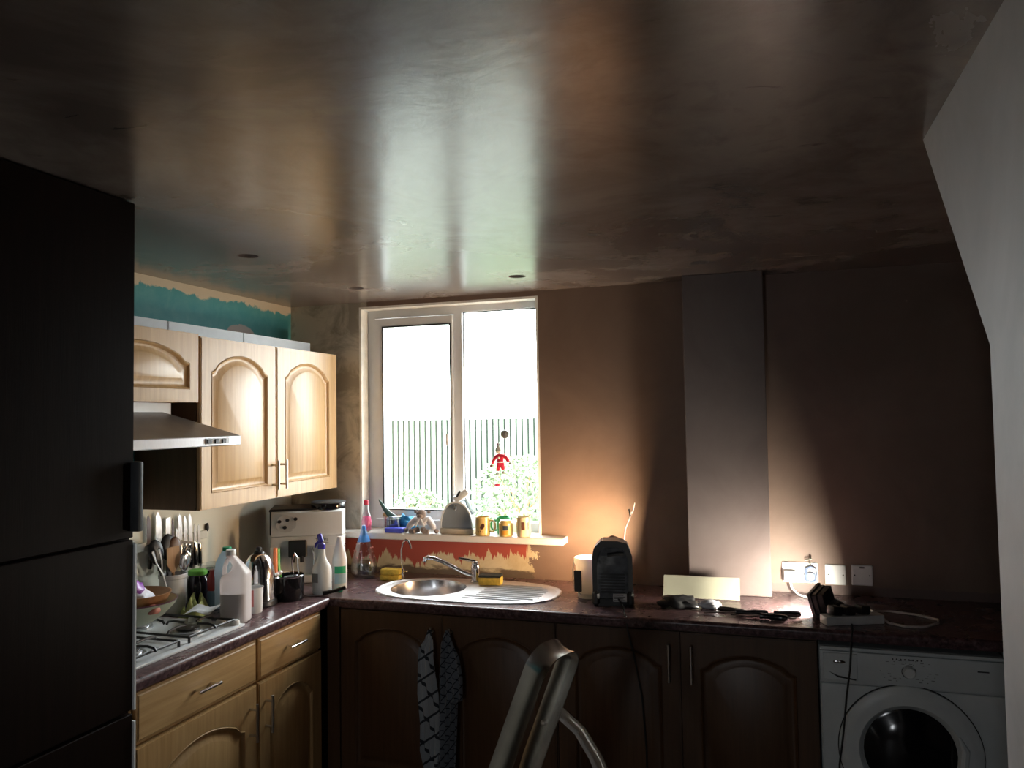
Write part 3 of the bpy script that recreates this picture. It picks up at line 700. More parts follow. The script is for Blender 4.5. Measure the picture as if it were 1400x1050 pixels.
tag(bc_.obj('black_cable', BLACK), 'thin black cable hanging down in front of the washing machine', 'cable')

# paper, glove bag, pack, tools
PAPER = mat('printed card', (.30, .29, .22), .6, var=.12, scale=5)
pc = thing('cardboard_sheet', 'pale printed card propped up against the chimney boxing', 'card', (2.16, -.215, .912))
c_ = P(); nx = 8
c_.rings([[(-.155+.315*i/nx + .012*z/.08*0, -.02+.035*z/.085 + .004*sin(i), z+.002) for i in range(nx+1)] + [(-.155+.315*(nx-i)/nx, -.0175+.035*z/.085 + .004*sin(nx-i), z+.002) for i in range(nx+1)] for z in (0, .03, .034, .085)])
c_.obj('card', PAPER, pc)
def lump(name, label, cat, loc, size, m, seed=0, amp=.35, group=None):
    t = bmesh.new(); bmesh.ops.create_icosphere(t, subdivisions=3, radius=1)
    for v in t.verts:
        k = 1+amp*noise.noise(v.co*1.6+V((seed, 3*seed, 0)))+amp*.4*noise.noise(v.co*4+V((seed, 0, 0)))
        v.co = V((v.co.x*size[0]*k, v.co.y*size[1]*k, max(-.55, v.co.z)*size[2]*k))
    z0 = min(v.co.z for v in t.verts)
    for v in t.verts: v.co.z -= z0
    p = P(); p.merge(t); o = p.obj(name, m, ang=80); o.location = loc; return tag(o, label, cat, group)
lump('work_glove', 'crumpled black work glove lying in front of the propped card', 'glove', (2.085, -.40, .91), (.075, .045, .030), BLACK, 2, .5)
lump('tape_pack', 'small crumpled pale plastic packet right of the black glove', 'packet', (2.205, -.375, .91), (.045, .028, .020), mat('pale packet', (.5, .5, .55), .25), 5, .5)
def screwdriver(label, a, ang, L=.12, hl=.10):
    s = thing('screwdriver', label, 'screwdriver', (*a, .91), ang, 'hand tools lying on the worktop')
    P().lathe([(.008, 0), (.012, .012), (.012, .05), (.009, .08), (.012, hl)], (0, 0, .0125), 12, (1, 0, 0)).obj('grip', GLOSSBLACK, s)
    P().cyl((hl, 0, .0125), (hl+L, 0, .006), .003, n=8).obj('shaft', CHROME, s)
screwdriver('black handled screwdriver lying left of the floodlight, blade pointing to the packet', (2.55, -.44), R(187), .14)
screwdriver('black handled screwdriver in the middle of the worktop edge', (2.43, -.455), R(186), .12, .12)
screwdriver('screwdriver nearest the worktop edge, lying slantwise below the floodlight', (2.50, -.515), R(171), .11)
pl_ = thing('pliers', 'black handled pliers lying flat between the screwdrivers', 'pliers', (2.34, -.43, .91), R(165))
P().tube([(0, .005, .008), (.05, .014, .008), (.10, .010, .008)], .007, 8).obj('grip', BLACK, pl_)
P().tube([(0, -.005, .008), (.05, -.014, .008), (.10, -.010, .008)], .007, 8).obj('grip', BLACK, pl_)
P().box((-.02, 0, .008), (.05, .018, .012), bev=.004).obj('jaws', STEEL, pl_)

# ================================================================== SILL THINGS
Z = 1.1215
pk = thing('pink_bottle', 'small clear bottle with pink liquid and red cap at the left end of the sill', 'bottle', (.487, -.06, Z))
P().lathe([(.022, 0), (.026, .006), (.028, .05), (.02, .085), (.011, .11), (.010, .135)], n=20).obj('bottle_body', CLR, pk)
P().lathe([(.019, .003), (.0235, .008), (.025, .05), (.020, .075)], n=20).obj('pink_liquid', mat('pink liquid', (.85, .12, .30), .2, var=.05), pk)
P().lathe([(.013, .133), (.013, .155), (.011, .157)], n=16).obj('cap', mat('red cap', (.6, .03, .08), .4), pk)
pt = thing('planter_jar', 'clear jar holding a long curved dark green leaf and grey contents on the sill', 'jar', (.617, -.015, Z))
P().lathe([(.044, 0), (.05, .006), (.05, .07), (.053, .075), (.05, .076), (.047, .07), (.047, .008), (.001, .006)], n=24, cap1=False).obj('jar', CLR, pt)
P().lathe([(.043, .008), (.044, .06), (.02, .068)], n=20).obj('contents', mat('dark compost', (.08, .09, .08), .9, var=.5, scale=40), pt)
P().tube([(.01, 0, .06), (-.02, -.01, .085), (-.045, -.015, .115), (-.062, -.02, .145), (-.072, -.022, .160)], [.018, .016, .011, .007, .002], 8, flat=.5).obj('leaf', mat('dark green leaf', (.03, .07, .06), .5), pt)
P().ball((-.035, -.0, .078), .022, (1.1, .8, .8)).obj('orange_fruit', mat('dull orange', (.5, .28, .1), .6), pt)
bb = lump('blue_ornament', 'crumpled bright blue ornament between the jar and the white plush monkey', 'ornament', (.69, .0, Z), (.045, .028, .045), mat('bright blue cloth', (.03, .28, .55), .6), 8, .6)
ub = thing('blue_ornament_cup', 'pale cup under the blue ornament', 'cup', (.68, .035, Z)) if False else None
tag(P().box((0, 0, .012), (.095, .055, .024), bev=.003).obj('blue_box', mat('cobalt plastic', (.07, .09, .6), .35)), 'flat cobalt blue box lying at the left front of the sill', 'box').location = (.655, -.068, Z+.0)
# plush monkey: one skinned body
def skin(name, joints, edges, m, parent, sub=2, loc=(0, 0, 0)):
    me = bpy.data.meshes.new(name); me.from_pydata([j[0] for j in joints], edges, []); o = bpy.data.objects.new(name, me); COL.objects.link(o)
    s = o.modifiers.new('skin', 'SKIN'); s.use_smooth_shade = True
    for i, j in enumerate(joints):
        me.skin_vertices[0].data[i].radius = (j[1], j[1]) if not isinstance(j[1], tuple) else j[1]
    me.skin_vertices[0].data[0].use_root = True
    o.modifiers.new('sub', 'SUBSURF').levels = sub; o.modifiers['sub'].render_levels = sub
    bpy.context.view_layer.update(); dg = bpy.context.evaluated_depsgraph_get()
    nm = bpy.data.meshes.new_from_object(o.evaluated_get(dg)); nm.name = name; nm.materials.clear(); nm.materials.append(m)
    bpy.data.objects.remove(o); bpy.data.meshes.remove(me)
    for f in nm.polygons: f.use_smooth = True
    o = bpy.data.objects.new(name, nm); COL.objects.link(o); o.parent = parent; return o
FUR = mat('grey brown plush', (.27, .22, .20), .95, var=.2, scale=80, bmp=.6, bscale=200)
ROBE = mat('white towelling', (.62, .60, .62), .95, var=.08, scale=80, bmp=.6, bscale=200)
pm = thing('plush_monkey', 'grey plush monkey in a white robe sitting in the middle of the sill', 'soft toy', (.797, -.055, Z))
skin('body', [((0, 0, .034), .034), ((0, 0, .062), .030), ((-.034, -.002, .066), .019), ((-.060, -.010, .040), .017), ((-.078, -.015, .017), .014),
              ((.034, -.002, .066), .019), ((.058, -.010, .040), .017), ((.076, -.015, .017), .014)],
     [(0, 1), (1, 2), (2, 3), (3, 4), (1, 5), (5, 6), (6, 7)], ROBE, pm)
P().ball((0, -.012, .094), .026, (1, .9, 1)).obj('head', FUR, pm)
P().ball((0, -.030, .086), .015, (1.1, .7, .8)).obj('muzzle', mat('pale plush muzzle', (.36, .3, .27), .95), pm)
P().bx(-.010, .010, -.0415, -.0395, .083, .0845).obj('mouth', INK, pm, False)
for s in (-1, 1):
    P().ball((s*.036, .0, .104), .009, (1, .5, 1)).obj('ear', FUR, pm)
    P().ball((s*.009, -.035, .101), .0028).obj('eye', GLOSSBLACK, pm)
    P().tube([(s*.012, -.02, .018), (s*.03, -.040, .012), (s*.052, -.038, .011)], [.015, .014, .011], 8).obj('leg', FUR, pm)
    P().ball((s*.083, -.016, .012), .0115).obj('hand', FUR, pm)
    P().box((s*.012, -.031, .058), (.010, .006, .05), (0, s*-.5, 0), .002).obj('robe_collar', WHITE, pm)
# grey dome caddy
dm = thing('dome_caddy', 'grey dome shaped appliance with pale base and silver lever on the sill', 'appliance', (.985, -.035, Z))
hwid = .082
arc = [(hwid*cos(a)*(1 if abs(cos(a)) < .999 else 1), .028+.128*sin(a)**.85) for a in [pi*i/20 for i in range(21)]]
arc = [(-hwid, .028)]+[(x, z) for x, z in arc[::-1]][1:-1]+[(hwid, .028)]
P().prism(arc, -.032, .032, 'xz', .004).obj('shell', mat('grey shell', (.24, .28, .32), .35, var=.04), dm)
P().holed([(x*1.05, .028+(z-.028)*1.04) for x, z in arc], [[(x*.97, .0285+(z-.028)*.965) for x, z in arc]], -.036, -.029, 'xz').obj('rim', SILVERP, dm)
P().box((0, 0, .014), (.178, .076, .028), bev=.008, seg=2).obj('base', mat('cream base', (.5, .46, .38), .5), dm)
P().tube([(-.002, -.036, .118), (-.008, -.038, .128), (-.004, -.038, .142), (.004, -.038, .138), (.004, -.038, .122)], .0028, 6, True).obj('badge', CHROME, dm)
lvv = P().box((.022, 0, .187), (.085, .05, .034), (0, -.6, 0), .008, 2).obj('top_lever', SILVERP, dm)
P().box((.010, -.0265, .196), (.010, .004, .036), (0, .55, 0), .001).obj('slot', BLACK, lvv)
P().tube([(.04, -.0, .17), (.062, 0, .12), (.085, 0, .10)], .012, 8).obj('hose', mat('pale blue plastic', (.4, .6, .75), .3), dm)
tag(P().lathe([(.020, 0), (.020, .045), (.023, .07), (.021, .07), (.018, .045)], n=16, cap1=False).obj('red_tumbler', mat('red and teal tumbler', (.55, .04, .12), .4)), 'small red tumbler between the plush monkey and the grey dome', 'cup').location = (.890, .02, Z)
BEIGE = mat('honey glazed mug', (.62, .42, .14), .3, var=.12, scale=10)
def mug(name, label, loc, r, h, m, rz=0, hand=True, prints=None):
    g_ = thing(name, label, 'mug', loc, rz, 'mugs at the right end of the sill')
    P().lathe([(r*.92, 0), (r, .004), (r, h-.002), (r-.002, h), (r-.004, h-.002), (r-.004, .006), (.001, .005)], n=28, cap1=False).obj('cup', m, g_)
    if hand: P().tube([(r-.002, 0, h*.8), (r+.018, 0, h*.82), (r+.027, 0, h*.62), (r+.027, 0, h*.4), (r+.016, 0, h*.2), (r-.002, 0, h*.22)], .0045, 8).obj('handle', m, g_)
    return g_
def patch(parent, r, a0, a1, z0, z1, m, name='print', skew=0):
    p = P(); n = 6
    p.rings([[V(((r+.0008)*cos(a0+(a1-a0)*i/n+skew*(z-z0)), (r+.0008)*sin(a0+(a1-a0)*i/n+skew*(z-z0)), z)) for i in range(n+1)] + [V(((r-.0006)*cos(a0+(a1-a0)*i/n+skew*(z-z0)), (r-.0006)*sin(a0+(a1-a0)*i/n+skew*(z-z0)), z)) for i in range(n, -1, -1)] for z in (z0, (z0+z1)/2, z1)])
    return p.obj(name, m, parent)
BRN = mat('brown print', (.10, .035, .02), .4); BLU = mat('blue black print', (.04, .05, .07), .4); ORG = mat('amber print', (.6, .27, .03), .4)
mg = mug('mug', 'beige mug with a brown oval bean print, leftmost of the mugs', (1.121, -.06, Z), .036, .088, BEIGE, R(0))
P().ball((.010, -.0355, .045), .014, (.75, .12, 1.1), rot=(0, .6, 0)).obj('print', BRN, mg)
for k in range(3): patch(mg, .036, R(250+k*18), R(258+k*18), .016+.003*(k % 2), .022+.003*(k % 2), BRN)
mug('mug', 'green mug with pale green rim standing behind the beige ones', (1.205, .005, Z), .034, .082, mat('green glaze', (.02, .30, .10), .3), R(200))
hj = mug('mug', 'amber barrel shaped mug with a dark printed band, middle of the three beige mugs', (1.240, -.062, Z), .034, .064, BEIGE, 0, False)
P().lathe([(.030, .062), (.031, .066), (.026, .076), (.023, .076)], n=24, cap1=True).obj('neck', BEIGE, hj)
patch(hj, .034, R(262), R(308), .030, .052, BLU); patch(hj, .034, R(250), R(330), .010, .028, ORG)
mm = mug('mug', 'tall cream mug with a dark picture, rightmost on the sill', (1.330, -.062, Z), .034, .094, mat('cream glaze', (.68, .56, .34), .3), 0, False)
patch(mm, .034, R(268), R(296), .034, .072, BRN); patch(mm, .034, R(312), R(330), .036, .070, BRN)
tag(P().box((0, 0, .032), (.03, .03, .064), bev=.003).obj('dark_tin', mat('deep purple tin', (.05, .03, .09), .4)), 'small dark purple tin behind the amber mug', 'tin').location = (1.292, .0, Z)
# window hangings
sc_ = thing('suction_cup', 'round grey suction cup stuck on the right window pane', 'suction cup', (1.187, WY+.026, 1.606))
P().lathe([(.022, 0), (.020, .006), (.008, .010), (.006, .018), (.010, .022)], (0, 0, 0), 20, (0, -1, 0)).obj('cup', mat('grey rubber', (.12, .12, .12), .5), sc_)
dl = thing('hanging_doll', 'red knitted doll in a grey bobble hat hanging in front of the window', 'ornament', (1.170, WY+.0, 1.47))
RED = mat('red knit', (.5, .012, .04), .9, var=.2, scale=90, bmp=.5); GK = mat('grey knit', (.24, .25, .22), .9, bmp=.5)
skin('body', [((0, 0, 0), .018), ((0, 0, .025), .016), ((-.02, 0, .03), .010), ((-.036, 0, .005), .008), ((-.046, 0, -.016), .007),
              ((.022, 0, .028), .010), ((.038, 0, .008), .009), ((.046, 0, -.004), .007), ((-.012, 0, -.025), .010), ((-.014, 0, -.05), .009), ((.012, 0, -.025), .010), ((.014, 0, -.045), .009)],
     [(0, 1), (1, 2), (2, 3), (3, 4), (1, 5), (5, 6), (6, 7), (0, 8), (8, 9), (0, 10), (10, 11)], RED, dl)
P().ball((-.010, 0, .052), .014).obj('head', mat('pale knit face', (.5, .42, .36), .9), dl)
P().lathe([(.0155, -.002), (.014, .010), (.005, .024), (.002, .028)], (-.011, 0, .054), 14).obj('hat', GK, dl)
P().ball((-.014, 0, .086), .0055, n=8).obj('bobble', mat('dark bobble', (.1, .03, .05), .9), dl)
P().lathe([(.0185, 0), (.0188, .006)], (0, 0, -.006), 14).obj('belt', WHITE, dl)
P().ball((-.002, -.0165, .018), .006, (1, .3, 1), 8).obj('snowflake', WHITE, dl)
for x, z, m_ in ((-.015, -.062, GK), (.016, -.056, GK), (-.049, -.022, BRN), (.052, -.01, GK)): P().ball((x, -.002, z), .009, (1, 1, .8), 8).obj('hand_or_foot' if False else ('shoe' if abs(x) < .03 else 'mitten'), m_, dl)
P().tube([(-.01, 0, .085), (.01, .01, .125), (.0165, .012, .142)], .0008, 5).obj('string', WHITE, dl)
ho = thing('hanging_ribbon', 'small red and white ribbon dangling below the knitted doll', 'ornament', (1.145, WY, 1.352))
P().ball((.006, 0, 0), .010, (1.6, .6, .6), 8).obj('bow', RED, ho)
P().tube([(-.02, 0, .012), (-.01, 0, .0), (-.012, 0, -.012)], .003, 6).obj('tail', WHITE, ho)
P().tube([(.006, 0, .004), (.012, 0, .045)], .0007, 5).obj('string', WHITE, ho)

# ================================================================== LEFT WORKTOP THINGS
ZT = .91
# coffee machine
cm = thing('coffee_machine', 'silver bean to cup coffee machine with black lid in the corner', 'coffee machine', (.262, -.240, ZT), R(28.7)); cm.scale = (1.14, 1, 1)
sil = [(-.155, 0), (.16, 0), (.165, .10), (.165, .25), (.15, .335), (.145, .345), (-.145, .362), (-.155, .35)]
P().prism([(-.13, 0), (.14, 0), (.14, .33), (-.12, .355), (-.125, .35)], -.13, .13, 'yz', .004).obj('back_body', SILVERP, cm, M=Matrix.Identity(4)) if False else None
P().bx(-.150, .150, -.08, .13, 0, .34, .012, 2).obj('body', SILVERP, cm)
fpn = P(); fpn.rings([[(-.15, -.08, z), (-.145, -.105-o, z), (-.02, -.112-o, z), (.08, -.122-o, z), (.145, -.11-o, z), (.158, -.08, z)] for z, o in ((.225, .012), (.26, .014), (.30, .008), (.335, -.004), (.345, -.03))])
fpn.obj('upper_front', SILVERP, cm)
fq = P(); fq.rings([[(-.15, -.08, z), (-.145, -.105-o, z), (.145, -.11-o, z), (.158, -.08, z)] for z, o in ((.175, .010), (.222, .011))]); fq.obj('middle_front', SILVERP, cm, False)
P().prism([(-.15, 0), (-.112, 0), (-.112, .174), (-.15, .174)], -.115, -.08, 'xz').obj('side_column', SILVERP, cm, False)
P().prism([(.05, 0), (.158, 0), (.158, .174), (.05, .174)], -.118, -.08, 'xz', .004).obj('side_column', WHITEP, cm)
P().bx(-.155, .155, -.13, -.078, 0, .035, .004).obj('drip_tray', SILVERP, cm)
kp = P().lathe([(.042, 0), (.042, .003)], (-.085, -.122, .285), 28, (0, -1, -.05)).obj('dial_plate', mat('pale dial plate', (.58, .6, .6), .3), cm)
for x, z in ((-.112, .297), (-.079, .303), (-.046, .307), (-.09, .268)):
    P().lathe([(.0085, 0), (.0075, .008)], (x, -.124, z), 14, (0, -1, 0)).obj('knob', BLACK, cm)
P().bx(-.158, .07, -.09, .13, .338, .352, .004).obj('lid', BLACK, cm)
P().bx(-.160, -.148, -.04, .13, .22, .345, .002).obj('lid_side', BLACK, cm)
hpp = P().lathe([(.055, .30), (.072, .33), (.074, .372), (.072, .378)], (.085, -.03, 0), 28).obj('bean_hopper', GLOSSBLACK, cm)
P().lathe([(.074, .372), (.076, .376), (.070, .380)], (.085, -.03, 0), 28).obj('hopper_lid', DKGREY, hpp)
P().bx(-.075, .0, -.135, -.10, .125, .205, .004).obj('brew_head', BLACK, cm)
P().tube([(-.055, -.13, .13), (-.055, -.132, .10)], .008, 8).obj('spout', BLACK, cm); P().tube([(-.02, -.13, .13), (-.02, -.132, .10)], .008, 8).obj('spout', BLACK, cm)
P().tube([(.02, -.13, .17), (.03, -.14, .14), (.03, -.142, .09)], .004, 8).obj('steam_wand', CHROME, cm)
text('TREVI', .020, (.060, -.1225, .203), (R(90), 0, R(0)), INK, cm)
text('chiara', .010, (.078, -.1225, .188), (R(90), 0, R(0)), INK, cm)
# spray bottle
sb = thing('spray_bottle', 'white spray bottle with blue trigger in front of the coffee machine', 'bottle', (.520, -.535, ZT))
SPW = mat('milky bottle', (.72, .78, .80), .3, var=.04)
P().lathe([(.040, 0), (.045, .005), (.045, .105), (.040, .125), (.022, .155), (.016, .175), (.0155, .20)], n=24, sx=1, sy=.8).obj('bottle_body', SPW, sb)
BLUE = mat('blue trigger plastic', (.03, .025, .36), .35)
tr = P().bx(-.018, .016, -.010, .010, .198, .225, .004); tr.box((-.008, 0, .247), (.024, .018, .042), (0, -.35, 0), .006); tr.obj('trigger_head', BLUE, sb)
P().tube([(-.012, 0, .235), (-.030, 0, .22), (-.034, 0, .205)], [.007, .006, .004], 8).obj('trigger', BLUE, sb)
P().box((-.012, -.038, .075), (.03, .002, .04), bev=0).obj('label', mat('grey label', (.25, .27, .28), .5), sb)
# white bottle with green label, green cap at the foot
gb = thing('detergent_bottle', 'tall white bottle with a green label beside the coffee machine', 'bottle', (.545, -.425, ZT))
P().lathe([(.030, 0), (.034, .004), (.035, .11), (.033, .14), (.022, .19), (.012, .225), (.010, .24)], n=24).obj('bottle_body', WHITEP, gb)
patch(gb, .0350, R(262), R(352), .075, .108, mat('green label', (.02, .42, .20), .4), 'label'); patch(gb, .0350, R(262), R(352), .03, .074, mat('pale blue label', (.45, .65, .75), .4), 'label')
tag(P().ball((0, 0, .012), .014, (1.1, 1, .85)).obj('bottle_stopper', mat('green cap', (.0, .33, .17), .4)), 'small round green stopper lying beside the white bottle', 'stopper').location = (.585, -.49, ZT)
kn_ = thing('paring_knife', 'black handled paring knife lying across the worktop corner', 'knife', (.548, -.575, ZT), R(35))
P().tube([(0, 0, .010), (.05, 0, .018), (.10, 0, .030)], [.010, .008, .009], 8).obj('handle', GLOSSBLACK, kn_)
P().prism([(-.085, 0), (0, -.008), (0, .008), (-.04, .009)], .004, .0055, 'xy').obj('blade', CHROME, kn_)
# kettle
kt = thing('kettle', 'tall polished chrome kettle with black base and lid knob', 'kettle', (.372, -.79, ZT))
P().lathe([(.072, 0), (.076, .006), (.074, .022), (.070, .026)], n=32).obj('power_base', BLACK, kt)
P().lathe([(.070, .026), (.073, .030), (.071, .05), (.069, .10), (.063, .15), (.053, .185), (.040, .208), (.024, .218)], n=32).obj('kettle_body', CHROME, kt)
P().lathe([(.024, .216), (.021, .224), (.013, .228), (.013, .24), (.007, .245)], n=18).obj('lid_knob', BLACK, kt)
P().tube([(.03, -.03, .205), (.058, -.055, .19), (.070, -.066, .14), (.066, -.062, .08), (.052, -.048, .05)], .009, 10).obj('handle', GLOSSBLACK, kt)
P().tube([(-.045, .03, .165), (-.068, .045, .185), (-.075, .048, .20)], [.018, .012, .008], 8).obj('spout', CHROME, kt)
# black caddy with tools
cy = thing('utensil_caddy', 'black round pot with steel rim holding brushes, between kettle and spray bottle', 'pot', (.435, -.665, ZT))
P().lathe([(.060, 0), (.064, .006), (.066, .105), (.063, .105), (.060, .01), (.001, .008)], n=30, cap1=False).obj('pot_body', GLOSSBLACK, cy)
P().lathe([(.0665, .100), (.0685, .104), (.0665, .108), (.063, .106)], n=30, cap0=False, cap1=False).obj('rim', CHROME, cy)
for nm, lab, x, y, c_, h_, tx_ in [('scrubbing_brush', 'orange handled brush standing in the black pot', -.038, -.03, (.75, .16, .02), .215, -.01),
                             ('scrubbing_brush', 'green handled brush standing in the black pot', -.045, .012, (.10, .45, .05), .205, -.02)]:
    b_ = thing(nm, lab, 'brush', (.435+x, -.665+y, ZT+.01), 0, 'brushes in the black pot')
    P().tube([(0, 0, 0), (tx_*.3, 0, .08), (tx_, 0, .13), (tx_, 0, h_)], [.004, .005, .010, .009], 8).obj('grip', mat('brush grip', c_, .4), b_)
    P().ball((tx_*.6, 0, .10), .014, (1, 1, .8)).obj('brush_head', WHITEP, b_)
tg = thing('sieve', 'wire handled sieve resting in the black pot', 'sieve', (.45, -.655, ZT+.012))
P().tube([(0, 0, .0), (.0, 0, .10), (-.006, 0, .15), (.010, 0, .185), (.024, 0, .165), (.028, 0, .09)], .0035, 8).obj('handle', CHROME, tg)
P().lathe([(.04, .085), (.036, .07), (.02, .055), (.004, .05)], (0, 0, 0), 18, cap0=False).obj('mesh_bowl', STEEL, tg)
# pink and white cup
pc_ = thing('measuring_cup', 'white plastic cup with a pink stripe beside the milk bottle', 'cup', (.435, -.905, ZT))
P().lathe([(.028, 0), (.030, .003), (.034, .102), (.036, .104), (.033, .103), (.028, .006), (.001, .005)], n=26, cap1=False).obj('cup', WHITEP, pc_)
patch(pc_, .0338, R(228), R(300), .030, .096, mat('pink stripe', (.75, .25, .24), .4), 'stripe')
# milk bottles
def section(cx, cy, z, a, b, n=4, N=28): return [(x, y, z) for x, y in sellipse(cx, cy, a, b, n, N)]
MILKP = plastic_clear('milky plastic', (.86, .80, .78), .62)
MILK = mat('milk', (.62, .64, .68), .4, var=.02)
mb = thing('milk_bottle', 'large half full plastic milk bottle with white cap and moulded handle', 'bottle', (.452, -1.045, ZT), R(18))
secs = [(0, 0, 0, .045, .045), (0, 0, .005, .052, .052), (0, 0, .165, .052, .052), (.002, 0, .178, .050, .050), (.012, 0, .190, .039, .044), (.016, 0, .203, .026, .034), (.010, 0, .220, .018, .026), (-.006, 0, .240, .0155, .020), (-.020, 0, .255, .0165, .0165), (-.020, 0, .262, .0165, .0165)]
P().rings([section(*s) for s in secs]).obj('bottle_body', MILKP, mb)
P().rings([section(0, 0, z, a, a) for z, a in ((.003, .045), (.008, .0505), (.115, .0505))]).obj('milk', MILK, mb)
P().tube([(-.020, 0, .256), (-.034, 0, .236), (-.043, 0, .214), (-.045, 0, .190), (-.038, 0, .160)], [.009, .0085, .0085, .009, .013], 10).obj('moulded_handle', MILKP, mb)
P().lathe([(.0175, .258), (.019, .262), (.019, .276), (.017, .279)], (-.020, 0, 0), 20).obj('cap', WHITEP, mb)
mb2 = thing('milk_bottle', 'plastic milk bottle with green cap standing behind the large one', 'bottle', (.265, -.86, ZT))
BLP = plastic_clear('pale blue plastic', (.70, .80, .86), .85)
P().rings([section(*s) for s in [(0, 0, 0, .038, .038), (0, 0, .005, .043, .043), (0, 0, .15, .043, .043), (0, 0, .19, .038, .038), (0, 0, .215, .028, .028), (0, 0, .238, .016, .016)]]).obj('bottle_body', BLP, mb2)
P().lathe([(.0175, .236), (.019, .240), (.018, .252)], (0, 0, 0), 18).obj('cap', mat('green milk cap', (.0, .32, .16), .4), mb2)
# jar with green lid, tall dark jar, red bottle
gj = thing('glass_jar', 'dark filled glass jar with bright green lid', 'jar', (.135, -.885, ZT))
P().lathe([(.042, 0), (.047, .006), (.048, .09), (.044, .118), (.036, .130), (.036, .138)], n=26).obj('jar', mat('jar dark contents', (.012, .010, .014), .08, var=.3), gj)
P().lathe([(.038, .136), (.039, .140), (.039, .152), (.036, .155)], n=26).obj('lid', mat('green lid', (.14, .42, .05), .45), gj)
dj = thing('glass_jar', 'tall dark glass jar with a clear rim behind the green lidded jar', 'jar', (.085, -.735, ZT))
P().lathe([(.05, 0), (.054, .006), (.054, .125), (.05, .13)], n=26).obj('jar', mat('coffee grounds', (.01, .012, .012), .2), dj)
P().lathe([(.053, .128), (.052, .15), (.055, .153), (.052, .15)], n=26, cap0=False, cap1=False).obj('rim', CLR, dj)
rb_ = thing('sauce_bottle', 'red and blue bottle half hidden behind the large milk bottle', 'bottle', (.215, -.885, ZT))
P().lathe([(.022, 0), (.024, .004), (.024, .06), (.021, .075)], n=18).obj('lower_body', mat('blue bottle', (.12, .22, .32), .3), rb_)
P().lathe([(.021, .074), (.024, .082), (.024, .13), (.015, .148), (.014, .16)], n=18).obj('upper_body', mat('red bottle', (.32, .03, .03), .4), rb_)
# crock and utensils
cr = thing('utensil_crock', 'white ceramic crock packed with cooking utensils', 'pot', (.105, -.995, ZT))
P().lathe([(.046, 0), (.050, .004), (.052, .14), (.056, .145), (.056, .158), (.052, .160), (.049, .14), (.046, .01), (.001, .008)], n=30, cap1=False).obj('crock', mat('white crockery', (.62, .62, .62), .3), cr)
cxy = V((.105, -.995, ZT+.012))
def utensil(name, label, base, top, kind, m):
    u = thing(name, label, 'utensil', cxy+V((base[0], base[1], 0)), 0, 'utensils in the white crock')
    a = V((0, 0, 0)); b = V((top[0]-base[0], top[1]-base[1], top[2])); dv = (b-a).normalized(); L = (b-a).length
    P().tube([a, a+dv*L*.6], .0045, 8).obj('handle', m, u)
    q = V((0, 0, 1)).rotation_difference(dv).to_matrix().to_4x4(); rot = Matrix.Rotation(R(75), 4, 'Z')
    M = Matrix.Translation(a+dv*L*.6) @ q @ rot; h = L*.4
    if kind == 'spoon': P().ball((0, 0, h*.6), h*.45, (.62, .18, 1)).obj('spoon_bowl', m, u, M=M)
    elif kind == 'spatula':
        P().prism([(-.008, 0), (.008, 0), (.030, h*.35), (.030, h), (-.026, h), (-.028, h*.35)], -.002, .002, 'xz', .0008).obj('blade', m, u, M=M)
    elif kind == 'slotted':
        P().holed([(-.008, 0), (.008, 0), (.032, h*.4), (.030, h), (-.030, h), (-.032, h*.4)], [rect(-.022, -.013, h*.45, h*.9), rect(-.005, .005, h*.45, h*.9), rect(.013, .022, h*.45, h*.9)], -.0015, .0015, 'xz').obj('blade', m, u, False, M=M)
    elif kind == 'whisk':
        for k in range(5):
            an = k*pi/5; p = P(); p.tube([(.004*cos(an), .004*sin(an), 0), (.024*cos(an), .024*sin(an), h*.55), (.018*cos(an), .018*sin(an), h*.88), (0, 0, h), (-.018*cos(an), -.018*sin(an), h*.88), (-.024*cos(an), -.024*sin(an), h*.55), (-.004*cos(an), -.004*sin(an), 0)], .0011, 5); p.obj('wire', CHROME, u, M=M)
    elif kind == 'tongs':
        for s in (-1, 1): P().tube([(0, s*.004, 0), (.012*s, 0, h*.5), (.014*s, 0, h)], [.005, .006, .010], 8, flat=.5).obj('arm', m, u, M=M)
utensil('serving_spoon', 'black serving spoon leaning left in the crock', (-.0, -.02), (-.03, -.075, .29), 'spoon', BLACK)
utensil('steel_spatula', 'steel handled spatula at the left of the crock', (.02, -.02), (.0, -.095, .26), 'tongs', STEEL)
utensil('wooden_spatula', 'broad wooden spatula upright in the crock', (.01, .0), (.015, -.02, .26), 'spatula', SPOONWOOD)
utensil('wooden_spoon', 'dark wooden spoon at the back of the crock', (-.02, .01), (-.03, .045, .285), 'spoon', wood('dark spoon wood', (.09, .04, .02), (.16, .08, .04)))
utensil('balloon_whisk', 'wire balloon whisk leaning right in the crock', (.01, .02), (.02, .06, .25), 'whisk', CHROME)
utensil('slotted_turner', 'black slotted turner leaning right in the crock', (-.015, .025), (-.015, .10, .265), 'slotted', BLACK)
utensil('ladle', 'black ladle with its bowl highest over the crock', (-.02, -.01), (-.045, .02, .30), 'spoon', BLACK)
utensil('pasta_fork', 'steel serving spoon at the front of the crock', (.025, .0), (.045, .025, .235), 'spoon', CHROME)
